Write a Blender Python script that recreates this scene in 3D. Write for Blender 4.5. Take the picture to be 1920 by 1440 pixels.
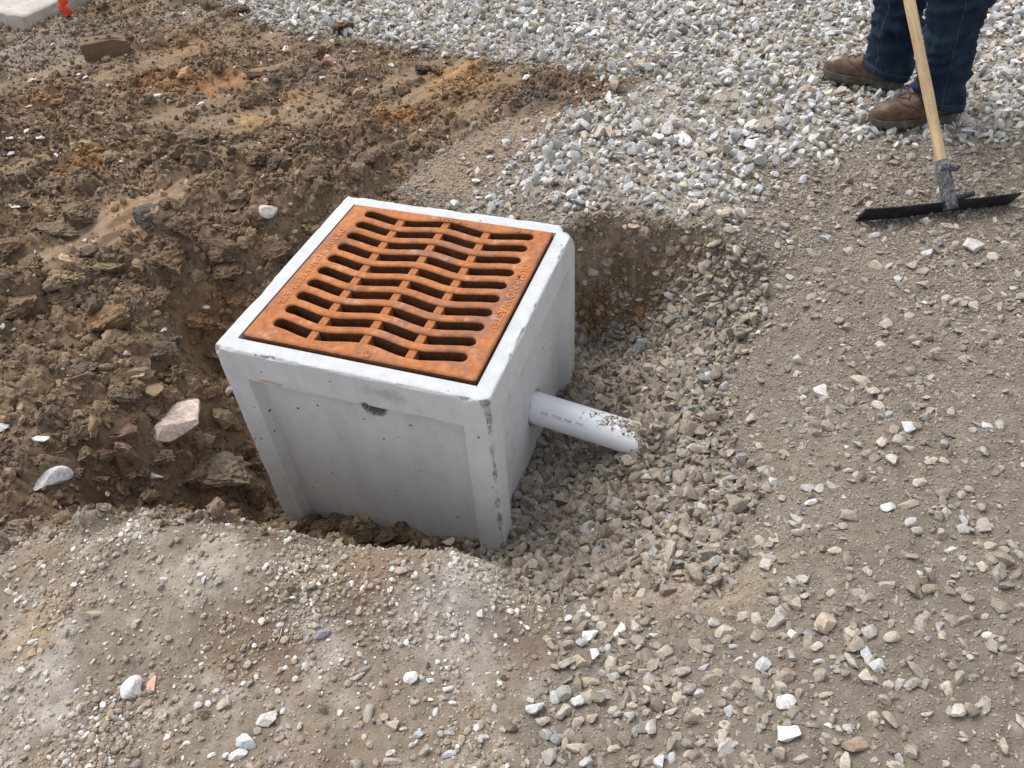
import bpy, bmesh, math, random
import numpy as np
from mathutils import Vector, Matrix, Euler
for o in list(bpy.data.objects): bpy.data.objects.remove(o)
scene = bpy.context.scene
COL = scene.collection
RNG = np.random.default_rng(7)
random.seed(7)

# ------------------------------------------------------------------ camera, sky, sun, exposure
F_PX, PITCH, ROLL, YAW = 1478.64, 0.769775, -0.0750957, 0.378377
CAM = np.array([0.862744, -1.476132, 1.238004])
def cam_axes():
    cy, sy, cp, sp = math.cos(YAW), math.sin(YAW), math.cos(PITCH), math.sin(PITCH)
    f = np.array([-sy*cp, cy*cp, -sp]); rt = np.array([cy, sy, 0.0]); up = np.cross(rt, f)
    c, s = math.cos(ROLL), math.sin(ROLL)
    return c*rt + s*up, -s*rt + c*up, f
RT, UP, FW = cam_axes()
cd = bpy.data.cameras.new('camera'); cam = bpy.data.objects.new('camera', cd); COL.objects.link(cam)
cd.sensor_width = 36.0; cd.lens = 36.0*F_PX/1920.0; cd.clip_start = 0.02; cd.clip_end = 500
m = Matrix(((RT[0], UP[0], -FW[0], CAM[0]), (RT[1], UP[1], -FW[1], CAM[1]), (RT[2], UP[2], -FW[2], CAM[2]), (0, 0, 0, 1)))
cam.matrix_world = m
scene.camera = cam

SUN_EL, SUN_AZ = math.radians(58), math.radians(-62)      # azimuth measured from +y towards +x
world = bpy.data.worlds.new('World'); scene.world = world; world.use_nodes = True
wn = world.node_tree.nodes; wl = world.node_tree.links
bg = wn['Background']; sky = wn.new('ShaderNodeTexSky'); sky.sky_type = 'NISHITA'; sky.sun_disc = False
sky.sun_elevation = SUN_EL; sky.sun_rotation = SUN_AZ; sky.air_density = 1.0; sky.dust_density = 3.0; sky.ozone_density = 1.0
hsv = wn.new('ShaderNodeHueSaturation'); hsv.inputs['Saturation'].default_value = 0.32
wl.new(sky.outputs[0], hsv.inputs['Color']); wl.new(hsv.outputs[0], bg.inputs['Color']); bg.inputs['Strength'].default_value = 0.15
sd = bpy.data.lights.new('sun', 'SUN'); sd.energy = 1.2; sd.angle = math.radians(45); sd.color = (1.0, 0.975, 0.94)
sun = bpy.data.objects.new('sun', sd); COL.objects.link(sun)
sdir = Vector((math.sin(SUN_AZ)*math.cos(SUN_EL), math.cos(SUN_AZ)*math.cos(SUN_EL), math.sin(SUN_EL)))
sun.rotation_euler = sdir.to_track_quat('Z', 'Y').to_euler(); sun.location = (0, 0, 6)
scene.view_settings.view_transform = 'Standard'; scene.view_settings.look = 'None'
scene.view_settings.gamma = 1.0; scene.view_settings.exposure = 0.68
scene.render.engine = 'CYCLES'

# ------------------------------------------------------------------ numpy noise
_perm = np.random.default_rng(3).permutation(4096).astype(np.int64)
_gr = np.random.default_rng(4).uniform(0, 2*np.pi, 4096); _gx, _gy = np.cos(_gr), np.sin(_gr)
_v3 = np.random.default_rng(5).uniform(-1, 1, 4096)
_jx = np.random.default_rng(6).uniform(0.1, 0.9, 4096); _jy = np.random.default_rng(8).uniform(0.1, 0.9, 4096)
def hsh(i, j, s=0): return _perm[(_perm[(i + s*131) & 4095] + j) & 4095]
def pn(x, y, s=0):
    x = np.asarray(x, float); y = np.asarray(y, float)
    i = np.floor(x).astype(np.int64); j = np.floor(y).astype(np.int64); fx = x - i; fy = y - j
    u = fx*fx*fx*(fx*(fx*6 - 15) + 10); v = fy*fy*fy*(fy*(fy*6 - 15) + 10)
    def g(a, b): h = hsh(i + a, j + b, s); return _gx[h]*(fx - a) + _gy[h]*(fy - b)
    a = g(0, 0); b = g(1, 0); c = g(0, 1); d = g(1, 1)
    return 1.5*((a + (b - a)*u)*(1 - v) + (c + (d - c)*u)*v)
def fbm(x, y, oct=4, s=0, g=0.5):
    r = 0; a = 1; t = 0
    for k in range(oct): r = r + a*pn(x, y, s + k); t += a; a *= g; x = x*2.03 + 17.1; y = y*2.03 - 9.7
    return r/t
def worley(x, y, s=0):
    i = np.floor(x).astype(np.int64); j = np.floor(y).astype(np.int64)
    best = np.full(x.shape, 9.0); bid = np.zeros(x.shape, np.int64)
    for a in (-1, 0, 1):
        for b in (-1, 0, 1):
            h = hsh(i + a, j + b, s); d = np.hypot(i + a + _jx[h] - x, j + b + _jy[h] - y)
            m_ = d < best; best = np.where(m_, d, best); bid = np.where(m_, h, bid)
    return best, bid
def vn3(p, s=0):
    i = np.floor(p).astype(np.int64); f = p - i; f = f*f*(3 - 2*f); r = 0
    for a in (0, 1):
        for b in (0, 1):
            for c in (0, 1):
                h = _perm[(hsh(i[:, 0] + a, i[:, 1] + b, s) + i[:, 2] + c) & 4095]
                r = r + _v3[h]*(f[:, 0] if a else 1 - f[:, 0])*(f[:, 1] if b else 1 - f[:, 1])*(f[:, 2] if c else 1 - f[:, 2])
    return r
def fbm3(p, oct=4, s=0, g=0.5):
    r = 0; a = 1; t = 0
    for k in range(oct): r = r + a*vn3(p, s + k); t += a; a *= g; p = p*2.03 + 5.3
    return r/t
def sstep(a, b, x): t = np.clip((x - a)/(b - a), 0, 1); return t*t*(3 - 2*t)

# ------------------------------------------------------------------ photo pixel (1920 x 1440) to ray and point
def ray(px, py): return FW + np.multiply.outer((np.asarray(px, float) - 960)/F_PX, RT) - np.multiply.outer((np.asarray(py, float) - 720)/F_PX, UP)
def atz(px, py, z): d = ray(px, py); return CAM + d*((z - CAM[2])/d[..., 2])[..., None] if d.ndim > 1 else CAM + d*((z - CAM[2])/d[2])

# ------------------------------------------------------------------ object helpers
def mesh_np(name, V, Fq, smooth=True):
    me = bpy.data.meshes.new(name); V = np.asarray(V, np.float32); Fq = np.asarray(Fq, np.int32); n = Fq.shape[1]
    me.vertices.add(len(V)); me.vertices.foreach_set('co', V.ravel())
    me.loops.add(Fq.size); me.loops.foreach_set('vertex_index', Fq.ravel())
    me.polygons.add(len(Fq)); me.polygons.foreach_set('loop_start', np.arange(0, Fq.size, n, dtype=np.int32))
    me.polygons.foreach_set('use_smooth', np.full(len(Fq), smooth, bool))
    me.update(); me.validate(); return me
def link(name, data, mat=None, parent=None, loc=None):
    o = bpy.data.objects.new(name, data); COL.objects.link(o)
    if mat is not None and data is not None and not data.materials: data.materials.append(mat)
    if parent: o.parent = parent
    if loc is not None: o.location = loc
    return o
def tag(o, label=None, cat=None, group=None, kind=None):
    if label: o['label'] = label
    if cat: o['category'] = cat
    if group: o['group'] = group
    if kind: o['kind'] = kind
    return o
def from_bm(name, bm, mat, parent=None, smooth=True, sharp=None):
    me = bpy.data.meshes.new(name); bm.to_mesh(me); bm.free()
    for p in me.polygons: p.use_smooth = smooth
    if sharp: me.set_sharp_from_angle(angle=math.radians(sharp))
    return link(name, me, mat, parent)
def box_bm(bm, c, s, M=None):
    r = bmesh.ops.create_cube(bm, size=1.0); vs = r['verts']
    for v in vs:
        v.co = Vector((v.co.x*s[0] + c[0], v.co.y*s[1] + c[1], v.co.z*s[2] + c[2]))
        if M is not None: v.co = M @ v.co
    return vs
def bevel(bm, w, seg=2): bmesh.ops.bevel(bm, geom=bm.edges[:], offset=w, segments=seg, affect='EDGES', profile=0.5)
def tube(pts, rad, seg=8, cap=True):
    pts = [Vector(p) for p in pts]; n = len(pts); V = []; Fq = []
    rad = rad if hasattr(rad, '__len__') else [rad]*n
    up = Vector((0.3, 0.2, 1)).normalized()
    for i, p in enumerate(pts):
        t = (pts[min(i + 1, n - 1)] - pts[max(i - 1, 0)]).normalized(); a = t.cross(up)
        if a.length < 1e-4: a = t.cross(Vector((1, 0, 0)))
        a.normalize(); b = t.cross(a)
        for k in range(seg): an = 2*math.pi*k/seg; V.append(p + (a*math.cos(an) + b*math.sin(an))*rad[i])
    bm = bmesh.new(); vs = [bm.verts.new(v) for v in V]
    for i in range(n - 1):
        for k in range(seg): bm.faces.new((vs[i*seg + k], vs[i*seg + (k + 1) % seg], vs[(i + 1)*seg + (k + 1) % seg], vs[(i + 1)*seg + k]))
    if cap: bm.faces.new(vs[:seg][::-1]); bm.faces.new(vs[-seg:])
    bmesh.ops.recalc_face_normals(bm, faces=bm.faces[:])
    return bm

# ------------------------------------------------------------------ materials
class NT:
    def __init__(s, name, rough=0.9):
        s.m = bpy.data.materials.new(name); s.m.use_nodes = True; s.t = s.m.node_tree; s.n = s.t.nodes; s.l = s.t.links
        s.b = s.n['Principled BSDF']; s.b.inputs['Roughness'].default_value = rough; s.b.inputs['Specular IOR Level'].default_value = 0.25
        s._co = None
    def co(s):
        if s._co is None: s._co = s.n.new('ShaderNodeTexCoord')
        return s._co.outputs['Object']
    def geo(s): return s.n.new('ShaderNodeNewGeometry').outputs['Position']
    def lk(s, a, b): s.l.new(a, b)
    def noise(s, scale, detail=4, rough=0.6, vec=None, dist=0):
        n = s.n.new('ShaderNodeTexNoise'); n.inputs['Scale'].default_value = scale; n.inputs['Detail'].default_value = detail
        n.inputs['Roughness'].default_value = rough; n.inputs['Distortion'].default_value = dist; s.lk(vec or s.co(), n.inputs['Vector']); return n.outputs['Fac']
    def vor(s, scale, feat='F1', vec=None, out='Distance'):
        n = s.n.new('ShaderNodeTexVoronoi'); n.feature = feat; n.inputs['Scale'].default_value = scale; s.lk(vec or s.co(), n.inputs['Vector']); return n.outputs[out]
    def ramp(s, fac, stops):
        r = s.n.new('ShaderNodeValToRGB'); e = r.color_ramp.elements
        while len(e) < len(stops): e.new(0.5)
        for k, (p, c) in enumerate(stops):
            e[k].position = p; e[k].color = (*c, 1) if hasattr(c, '__len__') else (c, c, c, 1)
        s.lk(fac, r.inputs[0]); return r.outputs[0]
    def mix(s, fac, a, b, mode='MIX'):
        n = s.n.new('ShaderNodeMix'); n.data_type = 'RGBA'; n.blend_type = mode
        for k, v in ((0, fac), (6, a), (7, b)):
            if hasattr(v, 'is_linked'): s.lk(v, n.inputs[k])
            elif hasattr(v, '__len__'): n.inputs[k].default_value = (*v, 1)
            else: n.inputs[k].default_value = v if k == 0 else (v, v, v, 1)
        return n.outputs[2]
    def math(s, op, a, b=None):
        n = s.n.new('ShaderNodeMath'); n.operation = op
        for sock, v in ((n.inputs[0], a), (n.inputs[1], b)):
            if v is None: continue
            if hasattr(v, 'is_linked'): s.lk(v, sock)
            else: sock.default_value = v
        return n.outputs[0]
    def bump(s, h, strength=0.5, dist=0.01, prev=None):
        n = s.n.new('ShaderNodeBump'); n.inputs['Strength'].default_value = strength; n.inputs['Distance'].default_value = dist
        s.lk(h, n.inputs['Height'])
        if prev is not None: s.lk(prev, n.inputs['Normal'])
        s.lk(n.outputs[0], s.b.inputs['Normal']); return n.outputs[0]
    def attr(s, name, typ='GEOMETRY', out='Color'):
        n = s.n.new('ShaderNodeAttribute'); n.attribute_name = name; n.attribute_type = typ; return n.outputs[out]
    def base(s, c):
        if hasattr(c, 'is_linked'): s.lk(c, s.b.inputs['Base Color'])
        else: s.b.inputs['Base Color'].default_value = (*c, 1)
        return s
    def blob(s, c, r, squash=(1, 1, 1)):           # soft mask round an object-space point
        mp = s.n.new('ShaderNodeMapping'); mp.inputs['Location'].default_value = tuple(-c[k]/(r*squash[k]) for k in range(3))
        mp.inputs['Scale'].default_value = tuple(1/(r*squash[k]) for k in range(3)); s.lk(s.co(), mp.inputs['Vector'])
        ln = s.n.new('ShaderNodeVectorMath'); ln.operation = 'LENGTH'; s.lk(mp.outputs[0], ln.inputs[0]); return s.math('SUBTRACT', 1.0, ln.outputs['Value'])

# ground: colour of each patch of soil comes with the mesh, grain and crumbs from noise
g = NT('soil', 0.95); c = g.attr('gcol')
n1 = g.noise(38, 5, .65); n2 = g.noise(260, 4, .7); n3 = g.vor(520)
c = g.mix(1.0, c, g.ramp(n1, [(0.25, .72), (0.5, 1.0), (0.75, 1.22)]), 'MULTIPLY')
c = g.mix(1.0, c, g.ramp(n2, [(0.3, .8), (0.5, 1.0), (0.72, 1.2)]), 'MULTIPLY')
g.base(c); b1 = g.bump(n1, .5, .010); g.bump(n2, .3, .004, b1); M_SOIL = g.m
def stone_mat(name, contrast=1.0, bd=.0022):
    g = NT(name, 0.9); c = g.attr('col', 'INSTANCER')
    n1 = g.noise(2.2, 5, .65); n2 = g.noise(9, 4, .7)
    k = contrast
    c = g.mix(1.0, c, g.ramp(n1, [(0.3, 1 - .32*k), (0.5, 1.0), (0.7, 1 + .25*k)]), 'MULTIPLY')
    c = g.mix(1.0, c, g.ramp(n2, [(0.3, 1 - .3*k), (0.5, 1.0), (0.72, 1 + .25*k)]), 'MULTIPLY')
    g.base(c); b1 = g.bump(n1, .4, bd); g.bump(n2, .5, bd*.45, b1); return g.m
M_STONE = stone_mat('crushed_stone'); M_CLOD = stone_mat('soil_clod', 1.15, .004); M_PEB = stone_mat('pebble', .6, .0006)

# ------------------------------------------------------------------ terrain: heights at points seen in the photograph
H = 0.36                                                  # half the basin's width, its rim at z = 0
CT = [(0,120,-.15),(400,40,-.15),(900,30,-.15),(1400,30,-.15),(1900,30,-.15),(1700,200,-.15),(1560,230,-.15),(1300,250,-.12),(1000,180,-.15),(700,150,-.16),
 (300,200,-.13),(100,300,-.11),(250,350,-.09),(150,450,-.09),(400,300,-.10),(560,370,-.10),(480,460,-.17),(400,560,-.25),(560,300,-.12),(0,420,-.11),
 (530,970,-.73),(480,900,-.64),(440,780,-.52),(420,700,-.44),(330,785,-.38),(200,750,-.27),(100,600,-.17),(0,700,-.18),(0,560,-.13),(230,600,-.20),(300,650,-.27),
 (105,893,-.29),(250,900,-.43),(180,940,-.41),(350,920,-.54),(430,940,-.62),(640,350,-.10),(850,350,-.10),(760,330,-.11),(950,330,-.10),(1050,340,-.11),
 (0,930,-.27),(150,985,-.27),(330,970,-.265),(450,988,-.275),(560,1003,-.295),(650,1027,-.305),(760,1032,-.305),(860,1042,-.325),(950,1080,-.37),(1000,1105,-.41),
 (300,1200,-.21),(0,1100,-.22),(600,1200,-.22),(0,1440,-.2),(500,1440,-.2),(900,1250,-.26),(1000,1200,-.3),(900,1440,-.22),(1300,1440,-.2),(1900,1440,-.17),
 (1900,1000,-.13),(1600,1000,-.17),(1400,1100,-.24),(1250,1130,-.31),(1100,1140,-.36),(945,1030,-.58),(955,990,-.56),(1079,690,-.56),(1060,720,-.58),(1000,830,-.6),
 (1100,900,-.54),(1200,1050,-.44),(1100,1060,-.51),(1300,950,-.38),(1400,950,-.275),(1260,850,-.42),(1215,838,-.445),(1300,700,-.38),(1400,560,-.25),(1370,470,-.15),(1200,630,-.50),
 (1120,650,-.57),(1090,618,-.575),(1105,400,-.12),(1200,412,-.122),(1320,428,-.125),(1150,470,-.23),(1240,490,-.245),(1200,540,-.355),(1120,530,-.36),(1200,590,-.46),(1100,590,-.50),(1290,500,-.24),
 (1900,400,-.15),(1600,420,-.16),(1500,600,-.19),(1700,700,-.14),(1450,800,-.26),(1550,800,-.20),(1550,900,-.19),(1430,420,-.14),(1150,800,-.52),(1150,870,-.50),(1380,800,-.315),(1390,680,-.295),(1450,690,-.245),(1120,370,-.12),(1200,360,-.12),(1280,385,-.12),(1250,300,-.125),(1150,290,-.12),(1350,400,-.13),(1350,330,-.13),(1430,350,-.14),(1200,230,-.135),(1400,260,-.14),(1050,260,-.13),(1000,340,-.115)]
CW = [(-.30,-.42,-.68),(-.15,-.40,-.66),(0,-.40,-.645),(.2,-.40,-.63),(.32,-.40,-.60),(-.25,.48,-.13),(0,.48,-.13),(.2,.5,-.13),(.28,.56,-.13),(-.42,.1,-.45),(-.42,.35,-.28),(-.42,-.2,-.62),
 (-.15,-.5,-.64),(.12,-.5,-.60),(.25,-.49,-.56),(-.3,-.52,-.62),(0,0,-.7),(.42,0,-.585),(.42,.3,-.575),(.42,-.3,-.565),(.33,.1,-.6),(.42,.42,-.58),(.36,.52,-.57)]
for x in (-5, -3, -1, 1, 3, 5):
    CW += [(x, 6, -.15), (x, -4, -.2)]
CW += [(5, 2, -.15), (5, -1, -.15), (-6, 2, -.15), (-6, -1, -.17), (-3, -2, -.18), (3, -2, -.16)]
ctrl = np.array([tuple(atz(a, b, z)) for a, b, z in CT] + CW)
def U(r2): return 0.5*r2*np.log(r2 + 1e-9)
n = len(ctrl); d2 = ((ctrl[:, None, :2] - ctrl[None, :, :2])**2).sum(-1)
A = np.zeros((n + 3, n + 3)); A[:n, :n] = U(d2) + np.eye(n)*4e-4; A[:n, n] = 1; A[:n, n+1:] = ctrl[:, :2]; A[n:, :n] = A[:n, n:].T
W = np.linalg.solve(A, np.concatenate([ctrl[:, 2], np.zeros(3)]))
def tps(x, y):
    r = W[n] + W[n+1]*x + W[n+2]*y
    for k in range(n): r = r + W[k]*U((x - ctrl[k, 0])**2 + (y - ctrl[k, 1])**2)
    return r
def axis(parts, lo, hi):
    a = [np.arange(p0, p1, st) for p0, p1, st in parts]; core = np.concatenate(a)
    def grow(start, end, st, sg):
        out = []; x = start
        while abs(x) < abs(end): st *= 1.18; x += sg*st; out.append(x)
        return np.array(out)
    return np.concatenate([grow(core[0], lo, .03, -1)[::-1], core, grow(core[-1], hi, .03, 1)])
GX = axis([(-5.4, -4.3, .03), (-4.3, -2.3, .02), (-2.3, -1.25, .012), (-1.25, 1.75, .007), (1.75, 2.7, .02), (2.7, 3.8, .03)], -90, 90)
GY = axis([(-1.9, -1.5, .012), (-1.5, 1.0, .007), (1.0, 1.95, .011), (1.95, 4.2, .022), (4.2, 5.8, .04)], -90, 90)
XX, YY = np.meshgrid(GX, GY)
far = sstep(5.0, 7.5, np.hypot(XX + .5, YY - .5))
ZB = tps(XX, YY)*(1 - far) - .16*far
ZB = np.clip(ZB, -.78, .1)
# the back of the pit was cut steep: the clay stands as a bank up to its lip
yr = np.interp(XX, [-.5, .15, .27, .34, .45, .58, .70, .80, .9], [.42, .44, .50, .585, .605, .612, .60, .56, .50]) + .02*fbm(XX*7, YY*2, 3, 15)
lip = -.125 + .008*fbm(XX*4, YY*4, 3, 16); ramp = lip - .47*sstep(yr + .012, yr - .060, YY)**.8
win = sstep(-.55, -.38, XX)*sstep(.88, .74, XX)*sstep(1.25, .85, YY)
ZB = np.where((YY > yr - .06), ZB + (np.minimum(np.maximum(ZB, ramp), lip) - ZB)*win, ZB)
qx, qy = .322 + .355*.995, .03 - .355*.087                     # stones heaped over the end of the pipe
ZB = ZB + .075*np.exp(-((XX - qx)**2 + (YY - qy)**2)/.062**2)
def samp(Z, x, y):
    i = np.clip(np.searchsorted(GX, x) - 1, 0, len(GX) - 2); j = np.clip(np.searchsorted(GY, y) - 1, 0, len(GY) - 2)
    u = np.clip((x - GX[i])/(GX[i+1] - GX[i]), 0, 1); v = np.clip((y - GY[j])/(GY[j+1] - GY[j]), 0, 1)
    if Z.ndim == 3: u = u[:, None]; v = v[:, None]
    return (Z[j, i]*(1 - u) + Z[j, i+1]*u)*(1 - v) + (Z[j+1, i]*(1 - u) + Z[j+1, i+1]*u)*v
def hits(P, Z):                                             # where the rays of photo pixels meet the ground
    P = np.atleast_2d(np.asarray(P, float)); D = ray(P[:, 0], P[:, 1]); t = np.full(len(P), .8); done = np.zeros(len(P), bool)
    for k in range(2600):
        q = CAM + D*t[:, None]; under = q[:, 2] < samp(Z, q[:, 0], q[:, 1]); done |= under; t = np.where(done, t, t + .004)
        if done.all(): break
    return CAM + D*t[:, None]
def hit(px, py, Z=None): return hits([(px, py)], ZF if Z is None else Z)[0]
def poly(pts):
    out = []
    for p in pts: out.append(p[1:] if p[0] == 'w' else tuple(hits([p], ZB)[0][:2]))
    return np.array(out)
def sdist(pg, X, Y):                                        # > 0 inside
    d = np.full(X.shape, 1e9); ins = np.zeros(X.shape, bool)
    for k in range(len(pg)):
        (x0, y0), (x1, y1) = pg[k], pg[(k + 1) % len(pg)]; dx, dy = x1 - x0, y1 - y0
        t = np.clip(((X - x0)*dx + (Y - y0)*dy)/(dx*dx + dy*dy + 1e-12), 0, 1); d = np.minimum(d, (X - x0 - t*dx)**2 + (Y - y0 - t*dy)**2)
        c_ = ((y0 > Y) != (y1 > Y)) & (X < (x1 - x0)*(Y - y0)/(y1 - y0 + 1e-12) + x0); ins ^= c_
    return np.where(ins, np.sqrt(d), -np.sqrt(d))
edge_n = fbm(XX*6, YY*6, 4, 20)
def zone(pts, soft=.04, wob=.06): return sstep(-soft, soft, sdist(poly(pts), XX, YY) + wob*edge_n)
Z_G = zone([(330,-380),(420,-30),(440,15),(520,48),(600,62),(700,78),(800,92),(900,108),(1000,118),(1110,135),(1200,150),(1150,175),(1090,215),(1020,260),(960,310),(925,358),(950,383),(1040,382),(1110,386),(1200,392),(1290,410),(1340,400),(1400,350),(1470,310),(1560,272),(1650,265),(1760,270),(1920,240),(2500,170),(2500,-380)], .11, .16)
Z_D2 = zone([(1170,170),(1260,152),(1420,172),(1500,215),(1400,240),(1290,238),(1200,215)], .08, .1)
Z_P = zone([(1085,612),(1160,600),(1240,560),(1310,515),(1365,482),(1395,505),(1370,600),(1345,700),(1310,790),(1300,860),(1335,950),(1330,1030),(1250,1085),(1120,1105),(1000,1088),(930,1048),('w',.30,-.50),('w',.3,-.3),('w',.3,.3)], .10, .10)
Z_M = zone([(-150,985),(150,990),(330,972),(560,1006),(760,1034),(900,1052),(1000,1108),(1045,1150),(1030,1250),(990,1350),(960,1500),(900,1720),(-420,1720),(-420,985)], .03, .03)
Z_C = zone([(-300,20),(-50,10),(60,10),(150,-50),(410,-50),(425,20),(520,62),(700,86),(900,116),(1000,126),(1200,156),(1120,195),(960,222),(890,245),(800,300),(740,352),('w',-.1,.46),('w',.1,.3),('w',.1,-.3),('w',.29,-.40),('w',.25,-.5),('w',.1,-.55),('w',-.1,-.58),(330,985),(150,1000),(-80,1010),(-300,950)], .03, .05)
Z_S = zone([(50,490),(120,440),(200,400),(330,345),(385,332),(365,362),(270,425),(180,475),(80,525)], .03, .04)
Z_W = zone([('w',.3,.42),(1075,445),(1105,402),(1330,434),(1372,470),(1240,560),(1160,598),(1085,612)], .02, .02)
Z_T = zone([(900,240),(1000,190),(1110,165),(1120,200),(1020,265),(930,330),(880,370),(740,352),(800,300)], .04, .05)
Z_F = zone([(1030,1120),(1180,1130),(1330,1180),(1480,1080),(1620,1150),(1720,1300),(1700,1480),(1650,1720),(920,1720),(960,1480),(985,1340)], .06, .06)
rockN = 1 - Z_C
rough_c = Z_C*(1 - .8*Z_S)*(1 - .62*sstep(.75, 1.9, YY - .25*XX))
w1, id1 = worley(XX*7 + .35*edge_n, YY*7, 1); w2, id2 = worley(XX*17, YY*17, 2); w3, id3 = worley(XX*40, YY*40, 3)
lump = lambda w: np.sqrt(np.clip(1 - w*w*1.25, 0, 1))
rnd = lambda i: _v3[i]*.5 + .5
sd_ = (XX*0.458 + YY*0.889, -XX*0.889 + YY*0.458)                  # bucket marks run along one direction
streak = fbm(sd_[0]*1.6, sd_[1]*14, 4, 31)
farc = sstep(.35, 1.1, YY - .25*XX); smear = Z_C*np.clip(sstep(-.02, .22, fbm(sd_[0]*1.3, sd_[1]*5.5, 4, 35))*(.25 + .75*farc) + Z_S, 0, 1)      # clay wiped smooth by the bucket
rough_c = rough_c*(1 - .85*smear)
nz = Z_C*(.034*fbm(XX*3.2, YY*3.2, 4, 40) + .05*(.28 - np.abs(fbm(sd_[0]*1.5, sd_[1]*4.2, 3, 42)))*(1 - .5*farc) + .016*streak*(1 + 1.2*Z_S))
nz += rough_c*(.085*(rnd(id1)**1.4)*sstep(.75, .3, w1 + .25*fbm(XX*18, YY*18, 3, 46)) + .030*rnd(id2)*sstep(.7, .35, w2 + .2*fbm(XX*45, YY*45, 2, 47)) + .006*lump(w3)*rnd(id3) + .030*(np.abs(fbm(XX*9, YY*9, 4, 48, .6)) - .2) + .012*fbm(XX*28, YY*28, 4, 44, .6) - .024)
nz += Z_M*(.016*fbm(XX*4, YY*4, 4, 50) + .006*fbm(XX*24, YY*24, 4, 55) + .004*lump(w3)*rnd(id3))
nz += (1 - Z_C)*(1 - Z_M)*(.012*fbm(XX*5, YY*5, 4, 60) + .0035*fbm(XX*40, YY*40, 3, 66) + .004*lump(w3)*rnd(id3)**2)
nz += Z_W*(.034*fbm(XX*11, YY*11, 4, 70, .6) + .022*np.abs(fbm(XX*24, YY*24, 3, 73)) + .012*lump(w2)*rnd(id2))
nz += Z_T*(.007*streak)
ZF = ZB + nz*(1 - far)
inb = (np.abs(XX) < .295) & (np.abs(YY) < .295)
ZF = np.where(inb, -.79, ZF)
# dark burrow in the left bank
hx = hits([(185, 938)], ZB)[0]; ZF -= .09*np.exp(-((XX - hx[0])**2 + (YY - hx[1])**2)/.03**2)
# soil colours
def L3(c): return np.array(c)[None, None, :]
def lay(base, w, c): return base*(1 - w[..., None]) + L3(c)*w[..., None]
fA, fB, fC = fbm(XX*2.1, YY*2.1, 5, 80), fbm(XX*5.5, YY*5.5, 5, 85), fbm(XX*12, YY*12, 4, 90)
G = np.zeros(XX.shape + (3,)) + L3((.185, .155, .122))
G = lay(G, sstep(-.1, .5, fB)*.6, (.155, .126, .096)); G = lay(G, sstep(.1, .6, fC)*.5, (.24, .207, .168))
G = lay(G, Z_G, (.32, .285, .24)); G = lay(G, Z_P*.8, (.19, .155, .12))
G = lay(G, Z_T, (.25, .19, .132))
G = lay(G, Z_C, (.20, .14, .088))
G = lay(G, Z_C*sstep(.05, .5, fB)*.7, (.125, .088, .058)); G = lay(G, Z_C*sstep(.05, .55, -fB + .3*fC)*.65, (.27, .195, .125))
G = lay(G, Z_C*sstep(.12, .5, streak)*.5, (.255, .185, .12))
G = lay(G, Z_C*sstep(.3, .7, rnd(id1))*.45, (.20, .14, .082)); G = lay(G, Z_C*sstep(.75, .95, rnd(id2))*.5, (.11, .088, .07))
G = lay(G, Z_C*sstep(.9, 2.6, YY - .15*XX)*sstep(-.2, .5, fB)*.6, (.23, .165, .11))
G = lay(G, smear*.6, (.245, .178, .115)); G = lay(G, Z_S*.9, (.30, .215, .14))
G = lay(G, Z_M, (.225, .182, .138)); G = lay(G, Z_M*sstep(0, .45, fA + .45*fB)*.9, (.14, .102, .07)); G = lay(G, Z_M*sstep(.05, .45, -fA + .6*fC)*.8, (.40, .365, .315))
G = lay(G, Z_W*.95, (.19, .14, .095)); G = lay(G, Z_W*sstep(-.05, .4, fC)*.7, (.10, .068, .043)); G = lay(G, Z_W*sstep(-.40, -.5, ZF)*sstep(-.1, .2, fB)*.7, (.18, .10, .04))
spots = [(310,160,.22,(.36,.16,.05),.6),(90,185,.14,(.38,.19,.08),.5),(157,315,.13,(.34,.155,.045),.75),(480,228,.13,(.42,.26,.11),.75),(437,157,.18,(.38,.17,.05),.7),(350,92,.16,(.34,.17,.06),.6),(560,182,.12,(.36,.17,.05),.5),
 (846,138,.13,(.45,.27,.09),.8),(870,165,.25,(.30,.15,.05),.7),(750,226,.14,(.40,.17,.045),.75),(245,415,.12,(.40,.22,.12),.6),(390,640,.12,(.20,.105,.04),.7),(430,600,.1,(.2,.11,.045),.5),
 (60,440,.12,(.30,.18,.10),.5),(1010,188,.14,(.075,.06,.055),.85),(580,145,.16,(.13,.105,.085),.6),(330,565,.09,(.19,.125,.075),.8),(80,90,.45,(.33,.295,.25),.5),(330,35,.3,(.31,.27,.22),.45),(640,120,.15,(.36,.25,.19),.5),
 (650,1090,.15,(.22,.16,.105),.5),(480,1210,.13,(.19,.135,.09),.8),(720,1075,.12,(.21,.15,.1),.7),(900,1080,.12,(.44,.41,.37),.6),(850,1160,.16,(.46,.42,.38),.6),(950,1180,.10,(.15,.115,.085),.6),(1010,1210,.10,(.16,.125,.095),.7),
 (400,1060,.12,(.46,.41,.34),.6),(270,1130,.13,(.44,.38,.3),.5),(60,1180,.1,(.36,.27,.17),.6),(1200,1110,.16,(.30,.24,.17),.7),(1330,1090,.16,(.30,.24,.17),.6)]
for a, b, r, c_, w in spots:
    q = hits([(a, b)], ZB)[0]; dd = np.hypot((XX - q[0]), (YY - q[1]))/r + .55*fC + .35*fB
    G = lay(G, w*(.6 if b < 700 and c_[0] > 2.2*c_[2] else 1)*sstep(1.05, .2, dd), c_)
mw = Z_W > .03; pw = np.stack([XX[mw], YY[mw], ZF[mw]], 1); f3 = fbm3(pw*np.array([9, 9, 16.]), 4, 97, .6); f4 = fbm3(pw*34, 3, 98, .6)
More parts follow.
